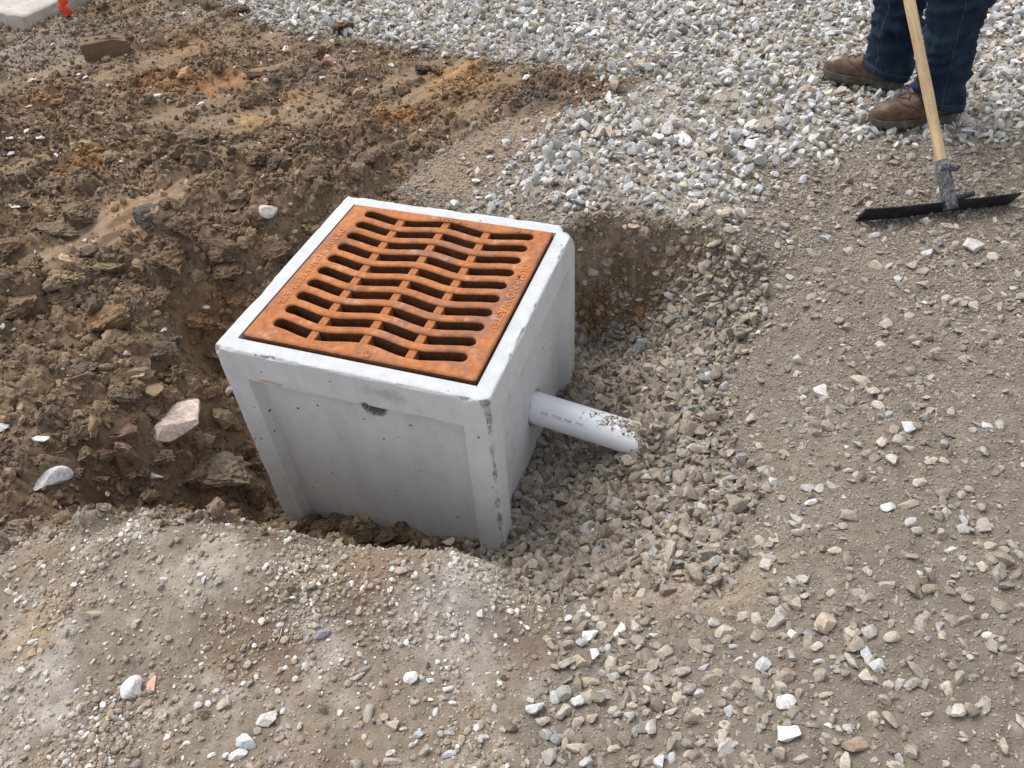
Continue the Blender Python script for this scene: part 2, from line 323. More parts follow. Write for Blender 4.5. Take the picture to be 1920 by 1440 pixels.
cw = np.array((.29, .228, .162))*(1 - sstep(-.1, .4, f3)[:, None]) + np.array((.165, .12, .08))*sstep(-.1, .35, f3)[:, None]; og = (sstep(-.30, -.44, pw[:, 2])*sstep(-.35, .1, -f3))[:, None]*.8
cw = (cw*(1 - og) + np.array((.20, .10, .032))*og)*(1 + .35*f4)[:, None]; G[mw] = G[mw]*(1 - Z_W[mw])[:, None] + cw*Z_W[mw][:, None]
G *= (1 + .22*fbm(XX*30, YY*30, 3, 95))[..., None]
G = np.clip(G, .02, .8)
ny, nx = XX.shape
idx = np.arange(ny*nx).reshape(ny, nx)
Fq = np.stack([idx[:-1, :-1], idx[:-1, 1:], idx[1:, 1:], idx[1:, :-1]], -1).reshape(-1, 4)
me = mesh_np('ground', np.stack([XX, YY, ZF], -1).reshape(-1, 3), Fq)
at = me.attributes.new('gcol', 'FLOAT_COLOR', 'POINT')
at.data.foreach_set('color', np.concatenate([G.reshape(-1, 3), np.ones((ny*nx, 1))], 1).astype(np.float32).ravel())
tag(link('ground', me, M_SOIL), kind='structure')

# ------------------------------------------------------------------ stones and clods: prototypes, scatter, singles
def ico(sub):
    bm = bmesh.new(); bmesh.ops.create_icosphere(bm, subdivisions=sub, radius=1.0); bm.verts.ensure_lookup_table()
    V = np.array([v.co[:] for v in bm.verts]); Fq = np.array([[v.index for v in f.verts] for f in bm.faces]); bm.free(); return V, Fq
ICO = {k: ico(k) for k in (1, 2, 3, 4)}
def stone_me(seed, sub=2, planes=11, flat=.68, long=1.25, lo=.5, hi=.9, rough=.05, name='stone', mat=None):
    r = np.random.default_rng(seed); V, Fq = ICO[sub]; V = V.copy()
    for k in range(planes):
        nn = r.normal(size=3); nn /= np.linalg.norm(nn); d = r.uniform(lo, hi); V -= np.maximum(0, V@nn - d)[:, None]*nn
    V += V*(rough*fbm3(V*2.5 + seed, 3, seed % 50))[:, None]
    V *= np.array([long, 1.0, flat]); V /= np.abs(V[:, :2]).max(); V -= (V.max(0) + V.min(0))/2
    me = mesh_np(name, V, Fq, True); me.set_sharp_from_angle(angle=math.radians(24)); me.materials.append(mat or M_STONE); return me
def clod_me(seed, sub=3, flat=.7, long=1.2, name='clod', amp=.30):
    r = np.random.default_rng(seed + 900); V, Fq = ICO[sub]; V = V.copy(); N = V.copy()
    for k in range(10):
        nn = r.normal(size=3); nn /= np.linalg.norm(nn); d = r.uniform(.42, .9); V -= np.maximum(0, V@nn - d)[:, None]*nn
    b = np.abs(fbm3(N*1.9 + seed*3.1, 3, seed % 40, .6)); f = fbm3(N*7.5 + seed, 3, 7, .65)
    V += N*(amp*(b - .25) + .26*f)[:, None]; V *= np.array([long, 1, flat]); V /= np.abs(V[:, :2]).max()
    me = mesh_np(name, V, Fq, False); me.materials.append(M_CLOD); return me
def proto_col(name, meshes):
    cc = bpy.data.collections.new(name)
    for k, me in enumerate(meshes): cc.objects.link(bpy.data.objects.new('%s_%02d' % (name, k), me))
    return cc
PR_STONE = [stone_me(k, 2, 9 + k % 4, .55 + .035*(k % 6), 1.0 + .09*(k % 5), .36, .74, .035) for k in range(20)]
PR_PEB = [stone_me(40 + k, 1, 4, .6 + .04*(k % 4), 1.1 + .1*(k % 4), .7, .95, .08, mat=M_PEB) for k in range(8)]
PR_CLOD = [clod_me(k, 3, .65 + .06*(k % 5), 1.0 + .1*(k % 4), amp=.4) for k in range(12)]
PR_CRUMB = [clod_me(30 + k, 2) for k in range(8)]
C_STONE, C_PEB, C_CLOD, C_CRUMB = proto_col('stone_kind', PR_STONE), proto_col('pebble_kind', PR_PEB), proto_col('clod_kind', PR_CLOD), proto_col('crumb_kind', PR_CRUMB)
def scatter(name, P, R, S, Cc, cc):
    N = len(P); me = bpy.data.meshes.new(name); me.vertices.add(N); me.vertices.foreach_set('co', np.asarray(P, np.float32).ravel())
    for an, typ, key, arr in (('rot', 'FLOAT_VECTOR', 'vector', R), ('scl', 'FLOAT_VECTOR', 'vector', S), ('col', 'FLOAT_COLOR', 'color', np.concatenate([Cc, np.ones((N, 1))], 1))):
        a = me.attributes.new(an, typ, 'POINT'); a.data.foreach_set(key, np.ascontiguousarray(arr, np.float32).ravel())
    a = me.attributes.new('kind', 'INT', 'POINT'); a.data.foreach_set('value', RNG.integers(0, len(cc.objects), N).astype(np.int32))
    ng = bpy.data.node_groups.new(name, 'GeometryNodeTree')
    ng.interface.new_socket('Geometry', in_out='INPUT', socket_type='NodeSocketGeometry'); ng.interface.new_socket('Geometry', in_out='OUTPUT', socket_type='NodeSocketGeometry')
    N_ = ng.nodes; gi, go = N_.new('NodeGroupInput'), N_.new('NodeGroupOutput'); ip = N_.new('GeometryNodeInstanceOnPoints'); ci = N_.new('GeometryNodeCollectionInfo')
    ci.inputs['Collection'].default_value = cc; ci.inputs['Separate Children'].default_value = True; ci.inputs['Reset Children'].default_value = True
    def na(nm, typ): q = N_.new('GeometryNodeInputNamedAttribute'); q.data_type = typ; q.inputs['Name'].default_value = nm; return q.outputs['Attribute']
    e2r = N_.new('FunctionNodeEulerToRotation'); lk = ng.links.new
    lk(gi.outputs[0], ip.inputs['Points']); lk(ci.outputs[0], ip.inputs['Instance']); ip.inputs['Pick Instance'].default_value = True
    lk(na('kind', 'INT'), ip.inputs['Instance Index']); lk(na('rot', 'FLOAT_VECTOR'), e2r.inputs[0]); lk(e2r.outputs[0], ip.inputs['Rotation']); lk(na('scl', 'FLOAT_VECTOR'), ip.inputs['Scale'])
    lk(ip.outputs[0], go.inputs[0])
    o = link(name, me); md = o.modifiers.new('scatter', 'NODES'); md.node_group = ng; tag(o, kind='stuff'); return o
def pick(N, wz, box=(-5.6, 3.8, -2.0, 6.0)):                # random points, kept where the zone weight allows
    x = RNG.uniform(box[0], box[1], N); y = RNG.uniform(box[2], box[3], N); q = np.stack([x, y, np.zeros(N)], 1)
    q[:, 2] = samp(ZF, x, y); rel = q - CAM; dep = rel@FW; px = 960 + F_PX*(rel@RT)/dep; py = 720 - F_PX*(rel@UP)/dep
    ok = (dep > .3) & (px > -420) & (px < 2340) & (py > -330) & (py < 1720) & ~((np.abs(x) < H - .035) & (np.abs(y) < H - .035)) & ~((np.abs(np.abs(x) - np.abs(y)) < .07) & (np.abs(x) < H + .004) & (np.abs(y) < H + .004))
    ok &= RNG.uniform(0, 1, N) < samp(wz, x, y)
    return q[ok], dep[ok]
def rots(N, tilt=.5): return np.stack([RNG.normal(0, tilt, N), RNG.normal(0, tilt, N), RNG.uniform(0, 6.28, N)], 1)
def scl(s): N = len(s); return s[:, None]*np.stack([RNG.uniform(.8, 1.2, N), RNG.uniform(.75, 1.1, N), RNG.uniform(.75, 1.2, N)], 1)
def palette(N, cols, probs, var=.14):
    k = RNG.choice(len(cols), N, p=np.array(probs)/sum(probs)); c_ = np.array(cols)[k]*(1 + RNG.normal(0, var, (N, 1))) * (1 + RNG.normal(0, .010, (N, 3))); return np.clip(c_, .03, .85)
def dust(c_, P, lo, hi): w = RNG.uniform(lo, hi, (len(P), 1)); return c_*(1 - w) + samp(G, P[:, 0], P[:, 1])*1.12*w
GREY = [(.64,.64,.62),(.76,.755,.73),(.52,.52,.51),(.40,.40,.40),(.56,.49,.40),(.42,.35,.27)]
# pale crushed stone spread behind the basin, two layers
P, dep = pick(265000, np.clip(Z_G*(1 - .55*Z_D2), 0, 1)*.8); N = len(P); s = np.clip(RNG.lognormal(math.log(.0118), .42, N), .004, .030)
lay2 = RNG.uniform(0, 1, N); P[:, 2] += s*(.15 + .95*lay2)
scatter('grey_gravel', P, rots(N, .7), scl(s), dust(palette(N, GREY, [4, 2.4, 3, 1.4, 2.6, 1.8])*.93, P, 0, .35), C_STONE); print('grey', N)
# brown dusty stone filling the trench round the pipe
BROWN = [(.33,.28,.22),(.275,.23,.18),(.40,.35,.285),(.25,.22,.19),(.50,.47,.43),(.34,.34,.33)]
P, dep = pick(330000, np.clip(Z_P, 0, 1)*.45, (.2, 1.2, -.75, .95)); N = len(P); s = np.clip(RNG.lognormal(math.log(.0112), .40, N), .004, .026)
P[:, 2] += s*(.1 + 1.1*RNG.uniform(0, 1, N)**1.3)
kp = RNG.uniform(0, 1, N) < .30; P, s = P[kp], s[kp]; N = len(P)
scatter('trench_gravel', P, rots(N, .8), scl(s), dust(palette(N, BROWN, [5, 4, 3, 2, .7, 1]), P, 0, .4), C_STONE); print('trench', N)
# stones half sunk in the tan dust on the right
sdG = sdist(poly([(330,-380),(420,-30),(700,78),(1000,118),(1200,150),(1020,260),(925,358),(1110,386),(1290,410),(1400,350),(1560,272),(1760,270),(1920,240),(2500,170),(2500,-380)]), XX, YY); nearG = sstep(-.45, -.02, sdG)
nearP = zone([(1085,612),(1240,560),(1365,482),(1440,505),(1430,700),(1400,860),(1420,950),(1400,1060),(1250,1105),(1000,1088),('w',.3,-.3),('w',.3,.3)], .16, .16)
tanw = np.clip((1 - Z_C)*(1 - Z_M)*(1 - Z_G)*(1 - .8*Z_P)*(1 - .8*Z_T)*(1 - .75*Z_W), 0, 1)
patch = sstep(-.35, .45, fbm(XX*3.1, YY*3.1, 4, 120))
P, dep = pick(740000, tanw*np.clip(.16 + .28*patch**1.5 + .12*Z_F + .25*nearG + .25*nearP, 0, 1)); N = len(P); s = np.clip(.0038*(1 - RNG.uniform(0, 1, N))**(-1/1.75), .0038, .0175)
P[:, 2] += s*RNG.uniform(-.1, .5, N)
TAN = [(.40,.345,.28),(.33,.28,.22),(.48,.43,.365),(.58,.555,.52),(.40,.385,.37),(.29,.245,.195)]
zf = np.clip(tanw*(.04 + .16*patch + .9*Z_F + .45*nearG + .5*nearP), 0, 1)
P2, _ = pick(195000, zf*.28); s2 = np.clip(RNG.lognormal(math.log(.0088), .33, len(P2)), .0055, .017); P2[:, 2] += s2*RNG.uniform(0, .7, len(P2))
P = np.concatenate([P, P2]); s = np.concatenate([s, s2]); N = len(P)
scatter('dusty_gravel', P, rots(N, .45), scl(s), dust(palette(N, TAN, [5, 3, 4, 1.2, 1.0, 1]), P, .15, .7), C_STONE); print('tan', N)
P, dep = pick(1020000, np.clip(tanw + .5*Z_P + .25*Z_W + .2*Z_T + .3*Z_G, 0, 1)*.26, (-1.2, 2.4, -1.6, 1.9)); N = len(P); s = RNG.uniform(.0010, .0036, N)*np.clip(dep/1.7, .8, 1.6); P[:, 2] += s*.25
scatter('tan_grit', P, rots(N, .6), scl(s), dust(palette(N, TAN, [5, 3, 4, .7, .6, 1]), P, .35, .8), C_PEB); print('grit', N)
# pale pebbles of the near bank
CREAM = [(.58,.53,.45),(.47,.39,.29),(.70,.69,.66),(.36,.28,.2),(.46,.42,.38),(.40,.27,.15)]
pm = sstep(-.3, .4, fbm(XX*3.4, YY*3.4, 5, 130, .6))
P, dep = pick(1200000, Z_M*(.04 + .26*pm**2.5), (-1.5, .9, -1.75, -.3)); N = len(P); s = np.clip(.0011*(1 - RNG.uniform(0, 1, N))**(-1/1.75), .0011, .0085); P[:, 2] += s*RNG.uniform(0, .5, N)
scatter('pale_pebbles', P, rots(N, .5), scl(s), dust(palette(N, CREAM, [3, 5, 1.0, 4, 1.5, .3]), P, .35, .8), C_PEB)
kw = RNG.uniform(0, 1, N) < .035; Pw = P[kw].copy(); sw = np.clip(s[kw]*1.9, .0022, .0075); Pw[:, :2] += RNG.normal(0, .01, (len(Pw), 2)); Pw[:, 2] = samp(ZF, Pw[:, 0], Pw[:, 1]) + sw*.35
scatter('white_pebbles', Pw, rots(len(Pw), .5), scl(sw), palette(len(Pw), [(.70, .69, .66), (.62, .57, .49)], [3, 1]), C_PEB); print('pale', N)
# crumbled soil
P, dep = pick(560000, np.clip(.6*rough_c + .22*Z_C*(1 - .8*smear) + .4*Z_W + .03*Z_M, 0, 1)*.42, (-3.8, 1.2, -1.1, 2.6)); N = len(P); s = np.clip(.0026*(1 - RNG.uniform(0, 1, N))**(-1/1.9)*np.clip(dep/2, .8, 1.4), .0025, .015); P[:, 2] += s*RNG.uniform(0, .5, N)
cc = samp(G, P[:, 0], P[:, 1])*np.exp(RNG.normal(0.05, .28, (N, 1))); scatter('soil_crumbs', P, rots(N, 1), scl(s), np.clip(cc, .02, .6), C_CRUMB); print('crumbs', N)
P, dep = pick(90000, np.clip(rough_c*(1 - .5*farc) + .03*Z_C + .25*Z_W, 0, 1)*.11, (-3.8, 1.2, -1.1, 2.6)); N = len(P); s = np.clip(.013*(1 - RNG.uniform(0, 1, N))**(-1/1.8), .012, .042); P[:, 2] += s*RNG.uniform(-.3, .3, N)
cc = samp(G, P[:, 0], P[:, 1])*np.exp(RNG.normal(0.05, .28, (N, 1))); scatter('soil_clods', P, rots(N, .8), scl(s), np.clip(cc, .02, .6), C_CLOD); print('clods', N)
# white chips strewn over the dug soil
P, dep = pick(60000, np.clip(Z_C + .15*Z_M + .3*Z_T, 0, 1)*.018, (-3.8, 1.2, -1.1, 2.6)); N = len(P); s = np.clip(.0035*(1 - RNG.uniform(0, 1, N))**(-1/2.2), .0035, .011); P[:, 2] += s*.4
scatter('white_chips', P, rots(N, .5), scl(s), palette(N, [(.66,.65,.62),(.55,.52,.47),(.45,.4,.33)], [3, 2, 1]), C_STONE); print('chips', N)
# crumbs and stones showing in the cut bank
P, dep = pick(60000, np.clip(Z_W, 0, 1)*.35, (.2, .95, .35, .75)); N = len(P); s = np.clip(.003*(1 - RNG.uniform(0, 1, N))**(-1/1.8), .003, .013)
P += RNG.normal(0, .004, P.shape); cc = samp(G, P[:, 0], P[:, 1])*np.exp(RNG.normal(0.08, .3, (N, 1))); scatter('bank_crumbs', P, rots(N, 1), scl(s), np.clip(cc, .03, .6), C_CRUMB); print('bank', N)

# ------------------------------------------------------------------ concrete catch basin
g = NT('cast_concrete', .82); chip = g.attr('chip', out='Fac')
n1 = g.noise(3.5, 6, .6); n2 = g.noise(26, 5, .65); n3 = g.noise(240, 3, .7)
c = g.ramp(n1, [(.3, (.54, .555, .55)), (.55, (.66, .675, .67)), (.75, (.73, .74, .73))])
c = g.mix(.55, c, g.ramp(n2, [(.3, .50), (.5, .65), (.7, .75)]))
def streaked(sc):
    mp = g.n.new('ShaderNodeMapping'); mp.inputs['Scale'].default_value = sc; g.lk(g.co(), mp.inputs['Vector']); return g.noise(14, 4, .6, mp.outputs[0])
c = g.mix(.45, c, g.ramp(streaked((1, 1, .12)), [(.3, .54), (.5, .66), (.7, .72)]))
top = g.math('GREATER_THAN', g.n.new('ShaderNodeSeparateXYZ').outputs[2], -.004); sep = g.n['Separate XYZ']; g.lk(g.co(), sep.inputs[0])
c = g.mix(top, c, g.ramp(n2, [(.3, (.46, .48, .49)), (.6, (.55, .57, .58))]))
pv = g.vor(46, out='Distance'); pr = g.vor(46, out='Color'); sepc = g.n.new('ShaderNodeSeparateColor'); g.lk(pr, sepc.inputs[0])
thr = g.math('MULTIPLY', g.math('MAXIMUM', g.math('SUBTRACT', sepc.outputs[0], .84), 0.0), 1.3); pit = g.math('LESS_THAN', pv, thr)
c = g.mix(pit, c, (.13, .13, .125))
agg = g.ramp(g.vor(150, out='Color'), [(0, (.16, .15, .14)), (.4, (.33, .32, .31)), (.75, (.55, .53, .5)), (1, (.34, .27, .2))])
c = g.mix(chip, c, agg); c = g.mix(g.attr('plug', out='Fac'), c, g.ramp(n2, [(.3, (.17, .155, .135)), (.7, (.30, .28, .25))]))
def patch_mask(ctr, r, sq, nsc, lo=.1, hi=.35): return g.ramp(g.math('ADD', g.blob(ctr, r, sq), g.math('MULTIPLY', g.math('SUBTRACT', g.noise(nsc, 4, .7), .55), 1.6)), [(lo, 0), (hi, 1)])
c = g.mix(g.math('MULTIPLY', patch_mask((-.225, -.36, -.088), .05, (1, .6, .16), 60), .8), c, (.50, .33, .18))
c = g.mix(g.math('MULTIPLY', patch_mask((.19, -.36, -.095), .06, (1, .6, .08), 60), .7), c, (.46, .34, .24))
c = g.mix(g.math('MULTIPLY', patch_mask((.02, -.31, -.33), .055, (1, .8, .45), 90), .75), c, (.63, .60, .55))
c = g.mix(g.math('MULTIPLY', patch_mask((.10, -.36, -.045), .07, (1, .6, .5), 45, .1, .6), .6), c, (.36, .36, .34))
c = g.mix(g.math('MULTIPLY', patch_mask((.0, -.33, -.72), .32, (1.2, .8, .32), 20, .0, .5), .55), c, (.27, .25, .22))
c = g.mix(g.math('MULTIPLY', g.ramp(g.math('ADD', g.math('MULTIPLY', sep.outputs[2], -2.2), g.math('MULTIPLY', g.noise(28, 6, .8), 1.9)), [(2.05, 0), (2.5, 1)]) if False else g.ramp(g.noise(9, 7, .8), [(.60, 0), (.72, 1)]), .28), c, (.33, .30, .26))
g.base(c); b1 = g.bump(n3, .25, .0012); b2 = g.bump(n2, .25, .004, b1); g.bump(g.math('SUBTRACT', 1.0, pit), .6, .004, b2); M_CONC = g.m
basin = tag(link('catch_basin', None, loc=(0, 0, -.82)), 'square pale grey precast concrete catch basin with recessed side panels, sunk in a pit', 'catch basin')
def dense(vals, lo, hi, st):
    a = sorted(set(list(vals) + list(np.linspace(lo, hi, int((hi - lo)/st) + 1)))); out = [a[0]]
    for v in a[1:]:
        if v - out[-1] > 1e-4: out.append(v)
    return np.array(out)
RC, RD, DR = .291, .032, .012
pipe_d = np.array([math.cos(math.radians(5)), -math.sin(math.radians(5)), -.05]); pipe_d /= np.linalg.norm(pipe_d); pipe_c = np.array([.322, .03, -.41]); PR = .0475
tl = dense([-H, -H + .004, -H + .008, -H + .013, H - .013, H - .008, H - .004, -RC, -RC + DR, RC - DR, RC, -RC + .003, RC - .003], -H, H, .0055)[:-1]
zl = dense([-.82, -.013, -.008, -.004, 0, -.095, -.095 - DR, -.098, -.80, -.80 + DR], -.82, 0, .0065)
rows = [('o', z) for z in zl] + [('t', i) for i in (.004, .008, .013, .02, .03, .04, .043)] + [('i', .0435, -.006), ('i', .0435, -.055), ('i', .076, -.0552), ('i', .078, -.07), ('i', .08, -.74), ('i', .2, -.75), ('i', .35, -.75)]
sides = [((0, -1), (1, 0)), ((1, 0), (0, 1)), ((0, 1), (-1, 0)), ((-1, 0), (0, -1))]
V = []; CH = []; PLG = []
for row in rows:
    for sk, (nrm, tan) in enumerate(sides):
        t = tl.copy(); z = np.full_like(t, row[1] if row[0] == 'o' else (0.0 if row[0] == 't' else row[2])); ins = np.zeros_like(t)
        if row[0] == 'o':
            ed = np.minimum(np.minimum(RC - np.abs(t), -.095 - z), z + .80); ins = np.clip(ed/DR, 0, 1)*RD
            if sk == 0:
                r_ = np.hypot(t - .037, (z + .128)); hole = sstep(.035, .030, r_ + .003*np.sin(t*300)); ins = np.maximum(ins, hole*(RD + .040))
            if sk == 1:
                r_ = np.hypot(t - pipe_c[1], z - pipe_c[2]); hole = sstep(PR + .0085, PR + .004, r_); ins = np.maximum(ins, hole*(RD + .040))
        half = H - (row[1] if row[0] != 'o' else 0); ts = t*half/H
        x = nrm[0]*(half - ins) + tan[0]*ts; y = nrm[1]*(half - ins) + tan[1]*ts
        PLG.append(sstep(.040, .034, np.hypot(t - .037, z + .128)) if sk == 0 and row[0] == 'o' else np.zeros_like(t)); V.append(np.stack([x, y, z], 1)); CH.append(np.full(len(t), 1.0 if row[0] != 'i' else 0.0))
V = np.concatenate(V); OUT = np.concatenate(CH) > .5
# worn, chipped arrises: every corner rounded by a radius that wanders along it
r_ = .0035 + .0075*np.clip(fbm3(V*14, 4, 3) + .15, 0, 1) + .006*np.clip(fbm3(V*45, 3, 9), 0, 1)
q = np.stack([np.clip(V[:, 0], -H + r_, H - r_), np.clip(V[:, 1], -H + r_, H - r_), np.minimum(V[:, 2], -r_)], 1)
d = V - q; L = np.linalg.norm(d, axis=1); bad = (L > r_*1.0005) & OUT; V2 = V.copy(); V2[bad] = q[bad] + d[bad]/L[bad, None]*r_[bad, None]
chipv = np.clip((np.linalg.norm(V2 - V, axis=1) - .0022)/.002, 0, 1)*.75; V = V2
def cut(nv, depth, corner, amp=.012, zmin=-9):
    global V, chipv
    nv = np.array(nv, float); nv /= np.linalg.norm(nv); k = (V - np.array(corner))@nv + depth + amp*fbm3(V*30, 3, 17)
    k = np.where((k > 0) & OUT & (V[:, 2] > zmin), k, 0); V = V - k[:, None]*nv - (k > .002)[:, None]*nv*(.0035*fbm3(V*110, 2, 23))[:, None]; chipv = np.maximum(chipv, np.clip(k/.003, 0, 1))
cut((1, 1, .62), .034, (H, H, 0)); cut((1, -1, .75), .020, (H, -H, 0)); cut((1, -1, .12), .010, (H, -H, -.03), .008, -.16); cut((1, -1, 0), .006, (H, -H, -.5), .012, -.7)
cut((-1, -1, .8), .012, (-H, -H, 0)); cut((0, -1, 1), .003, (0, -H, 0), .012); cut((0, 1, 1), .002, (0, H, 0), .014); cut((1, 0, 1), .0015, (H, 0, 0), .010)
per = 4*len(tl); nr = len(rows); idx = np.arange(per*nr).reshape(nr, per); nxt = np.roll(idx, -1, 1)
Fq = np.stack([idx[:-1], nxt[:-1], nxt[1:], idx[1:]], -1).reshape(-1, 4)
V[:, 2] += .82
me = mesh_np('body', V, Fq); me.set_sharp_from_angle(angle=math.radians(33))
a = me.attributes.new('chip', 'FLOAT', 'POINT'); a.data.foreach_set('value', chipv.astype(np.float32))
a = me.attributes.new('plug', 'FLOAT', 'POINT'); a.data.foreach_set('value', np.concatenate(PLG).astype(np.float32)); body = link('body', me, M_CONC, basin)
# shader coordinates count from the rim
for nd in [x for x in M_CONC.node_tree.nodes if x.type == 'TEX_COORD']:
    mp = M_CONC.node_tree.nodes.new('ShaderNodeMapping'); mp.inputs['Location'].default_value = (0, 0, -.82)
    for l in [l for l in M_CONC.node_tree.links if l.from_node == nd]: M_CONC.node_tree.links.new(mp.outputs[0], l.to_socket)
    M_CONC.node_tree.links.new(nd.outputs['Object'], mp.inputs['Vector'])
bm = bmesh.new(); box_bm(bm, (0, 0, .05), (.62, .62, .06)); from_bm('floor_slab', bm, M_CONC, basin)

# ------------------------------------------------------------------ rusty cast iron grate
g = NT('rusty_iron', .78); n1 = g.noise(9, 5, .65, dist=.4); n2 = g.noise(55, 5, .7); n3 = g.noise(260, 3, .7)
c = g.ramp(n1, [(.28, (.17, .062, .03)), (.42, (.36, .125, .042)), (.6, (.49, .185, .06)), (.8, (.36, .145, .07))])
c = g.mix(.5, c, g.ramp(n2, [(.3, (.11, .05, .034)), (.5, (.41, .145, .045)), (.72, (.55, .24, .09))]))
c = g.mix(g.ramp(g.noise(6, 5, .7), [(.50, 0), (.68, .7)]), c, (.17, .10, .085))
c = g.mix(g.ramp(g.noise(14, 6, .8), [(.55, 0), (.72, .65)]), c, (.60, .40, .30))
g.base(c); b1 = g.bump(n2, .3, .003); g.bump(n3, .45, .0015, b1); M_RUST = g.m
g = NT('dark_rusty_iron', .9); n1 = g.noise(120, 4, .75); n2 = g.noise(18, 4, .6)      # darker, speckled rust for the upright faces of the plate
g.base(g.mix(.5, g.ramp(n1, [(.35, (.035, .018, .011)), (.55, (.12, .048, .02)), (.75, (.27, .10, .032))]), g.ramp(n2, [(.3, (.05, .024, .014)), (.7, (.17, .065, .024))]))); g.bump(n1, .5, .002); M_RUST_DARK = g.m
grate = tag(link('storm_drain_grate', None, loc=(.004, -.002, -.0545)), 'square rusty orange cast iron grate with wavy slots lying in the concrete rim', 'drain grate')
TH = .0655; GH = .3085; ROWY = [-.2515 + .0568*k for k in range(10)]; SX0, SX1 = -.256, .262; SW = .0160
def wave(x): return .0105*math.cos(4*math.pi*(x - SX0)/(SX1 - SX0))
cu = bpy.data.curves.new('plate', 'CURVE'); cu.dimensions = '2D'; cu.fill_mode = 'BOTH'; BV = .0070; cu.extrude = TH/2 - BV; cu.bevel_depth = BV; cu.bevel_resolution = 3
def ring(pts):
    sp = cu.splines.new('POLY'); sp.points.add(len(pts) - 1); sp.use_cyclic_u = True
    for k, p in enumerate(pts): sp.points[k].co = (p[0], p[1], 0, 1)
def rrect(h, r, n=5):
    out = []
    for cx, cy, a0 in ((h - r, h - r, 0), (-h + r, h - r, 90), (-h + r, -h + r, 180), (h - r, -h + r, 270)):
        for k in range(n + 1): a_ = math.radians(a0 + 90*k/n); out.append((cx + r*math.cos(a_), cy + r*math.sin(a_)))
    return out
ring(rrect(GH - BV, .004))
w_ = SW + BV*.95
for yr in ROWY:
    xs = np.linspace(SX0 + SW, SX1 - SW, 46); up_ = [(x, yr + wave(x) + w_) for x in xs]; dn = [(x, yr + wave(x) - w_) for x in xs[::-1]]
    e1 = [(SX1 - SW + w_*math.sin(a_), yr + wave(SX1 - SW) + w_*math.cos(a_)) for a_ in np.linspace(.25, math.pi - .25, 9)]
    e0 = [(SX0 + SW - w_*math.sin(a_), yr + wave(SX0 + SW) - w_*math.cos(a_)) for a_ in np.linspace(.25, math.pi - .25, 9)]
    ring(up_ + e1 + dn + e0)
def curve_mesh(cu, name):
    t = bpy.data.objects.new('tmp', cu); COL.objects.link(t); dg = bpy.context.evaluated_depsgraph_get(); me = bpy.data.meshes.new_from_object(t.evaluated_get(dg)); bpy.data.objects.remove(t); me.name = name; return me
me = curve_mesh(cu, 'plate')
for v in me.vertices: v.co.z += TH/2
for p in me.polygons: p.use_smooth = True
me.set_sharp_from_angle(angle=math.radians(42))
me.materials.clear(); me.materials.append(M_RUST); me.materials.append(M_RUST_DARK)
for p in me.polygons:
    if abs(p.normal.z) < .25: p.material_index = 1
link('plate', me, None, grate)
bm = bmesh.new(); box_bm(bm, (0, 0, 0), (.0225, .040, .045)); bevel(bm, .003); rib_me = bpy.data.meshes.new('cross_rib'); bm.to_mesh(rib_me); bm.free(); rib_me.materials.append(M_RUST)
for yr in ROWY:
    for u in (.228, .487, .737):
        x = SX0 + u*(SX1 - SX0); link('cross_rib', rib_me, None, grate, (x, yr + wave(x), TH - .006 - .0225))
def text_mesh(txt, size, ext, name, spacing=1.0, xs=1.0):
    fc = bpy.data.curves.new(name, 'FONT'); fc.body = txt; fc.size = size; fc.extrude = ext; fc.align_x = 'CENTER'; fc.align_y = 'CENTER'; fc.space_character = spacing; fc.offset = size*.012
    me = curve_mesh(fc, name); me.materials.clear(); return me
def raised(txt, size, loc, rz, spacing=1.0, name='raised_lettering'):
    o = link(name, text_mesh(txt, size, .0010, name, spacing), M_LET, grate, loc); o.rotation_euler = (0, 0, rz); return o
g = NT('worn_rusty_lettering', .6); g.base(g.ramp(g.noise(60, 4, .7), [(.3, (.36, .12, .042)), (.55, (.50, .20, .075)), (.75, (.62, .34, .2))])); M_LET = g.m
raised('DRAINS TO WATERWAYS', .0275, (-.2795, .0, TH + .0007), -math.pi/2, 1.12); raised('DUMP NO WASTE!', .030, (.2845, .005, TH + .0007), -math.pi/2, 1.08)
raised('6710', .015, (.045, .286, TH + .0007), 0, 1.1); raised('7', .016, (.215, .285, TH + .0007), 0)
bm = bmesh.new()
for rad in (.012, .0075):
    r0 = bmesh.ops.create_circle(bm, segments=24, radius=rad); ring_v = r0['verts']; r1 = bmesh.ops.create_circle(bm, segments=24, radius=rad - .0018)
    for k in range(24): bm.faces.new((ring_v[k], ring_v[(k + 1) % 24], r1['verts'][(k + 1) % 24], r1['verts'][k]))
for k in range(4): box_bm(bm, (0, 0, 0), (.022, .0016, .0008), Matrix.Rotation(math.pi*k/4, 4, 'Z'))
ex = bmesh.ops.extrude_face_region(bm, geom=[f for f in bm.faces if len(f.verts) == 4 and abs(f.normal.z) > .9 and abs(f.verts[0].co.z) < 1e-5])
bmesh.ops.translate(bm, verts=[v for v in ex['geom'] if isinstance(v, bmesh.types.BMVert)], vec=(0, 0, .001)); em = from_bm('emblem', bm, M_LET, grate, False); em.location = (.028, -.2935, TH + .0008)
raised('R', .012, (.006, -.294, TH + .0007), 0, name='foundry_mark'); 
em2 = link('foundry_mark', text_mesh('OOCI', .016, .0012, 'foundry_mark', .9), M_LET, grate, (-.01, .2855, TH + .0007))

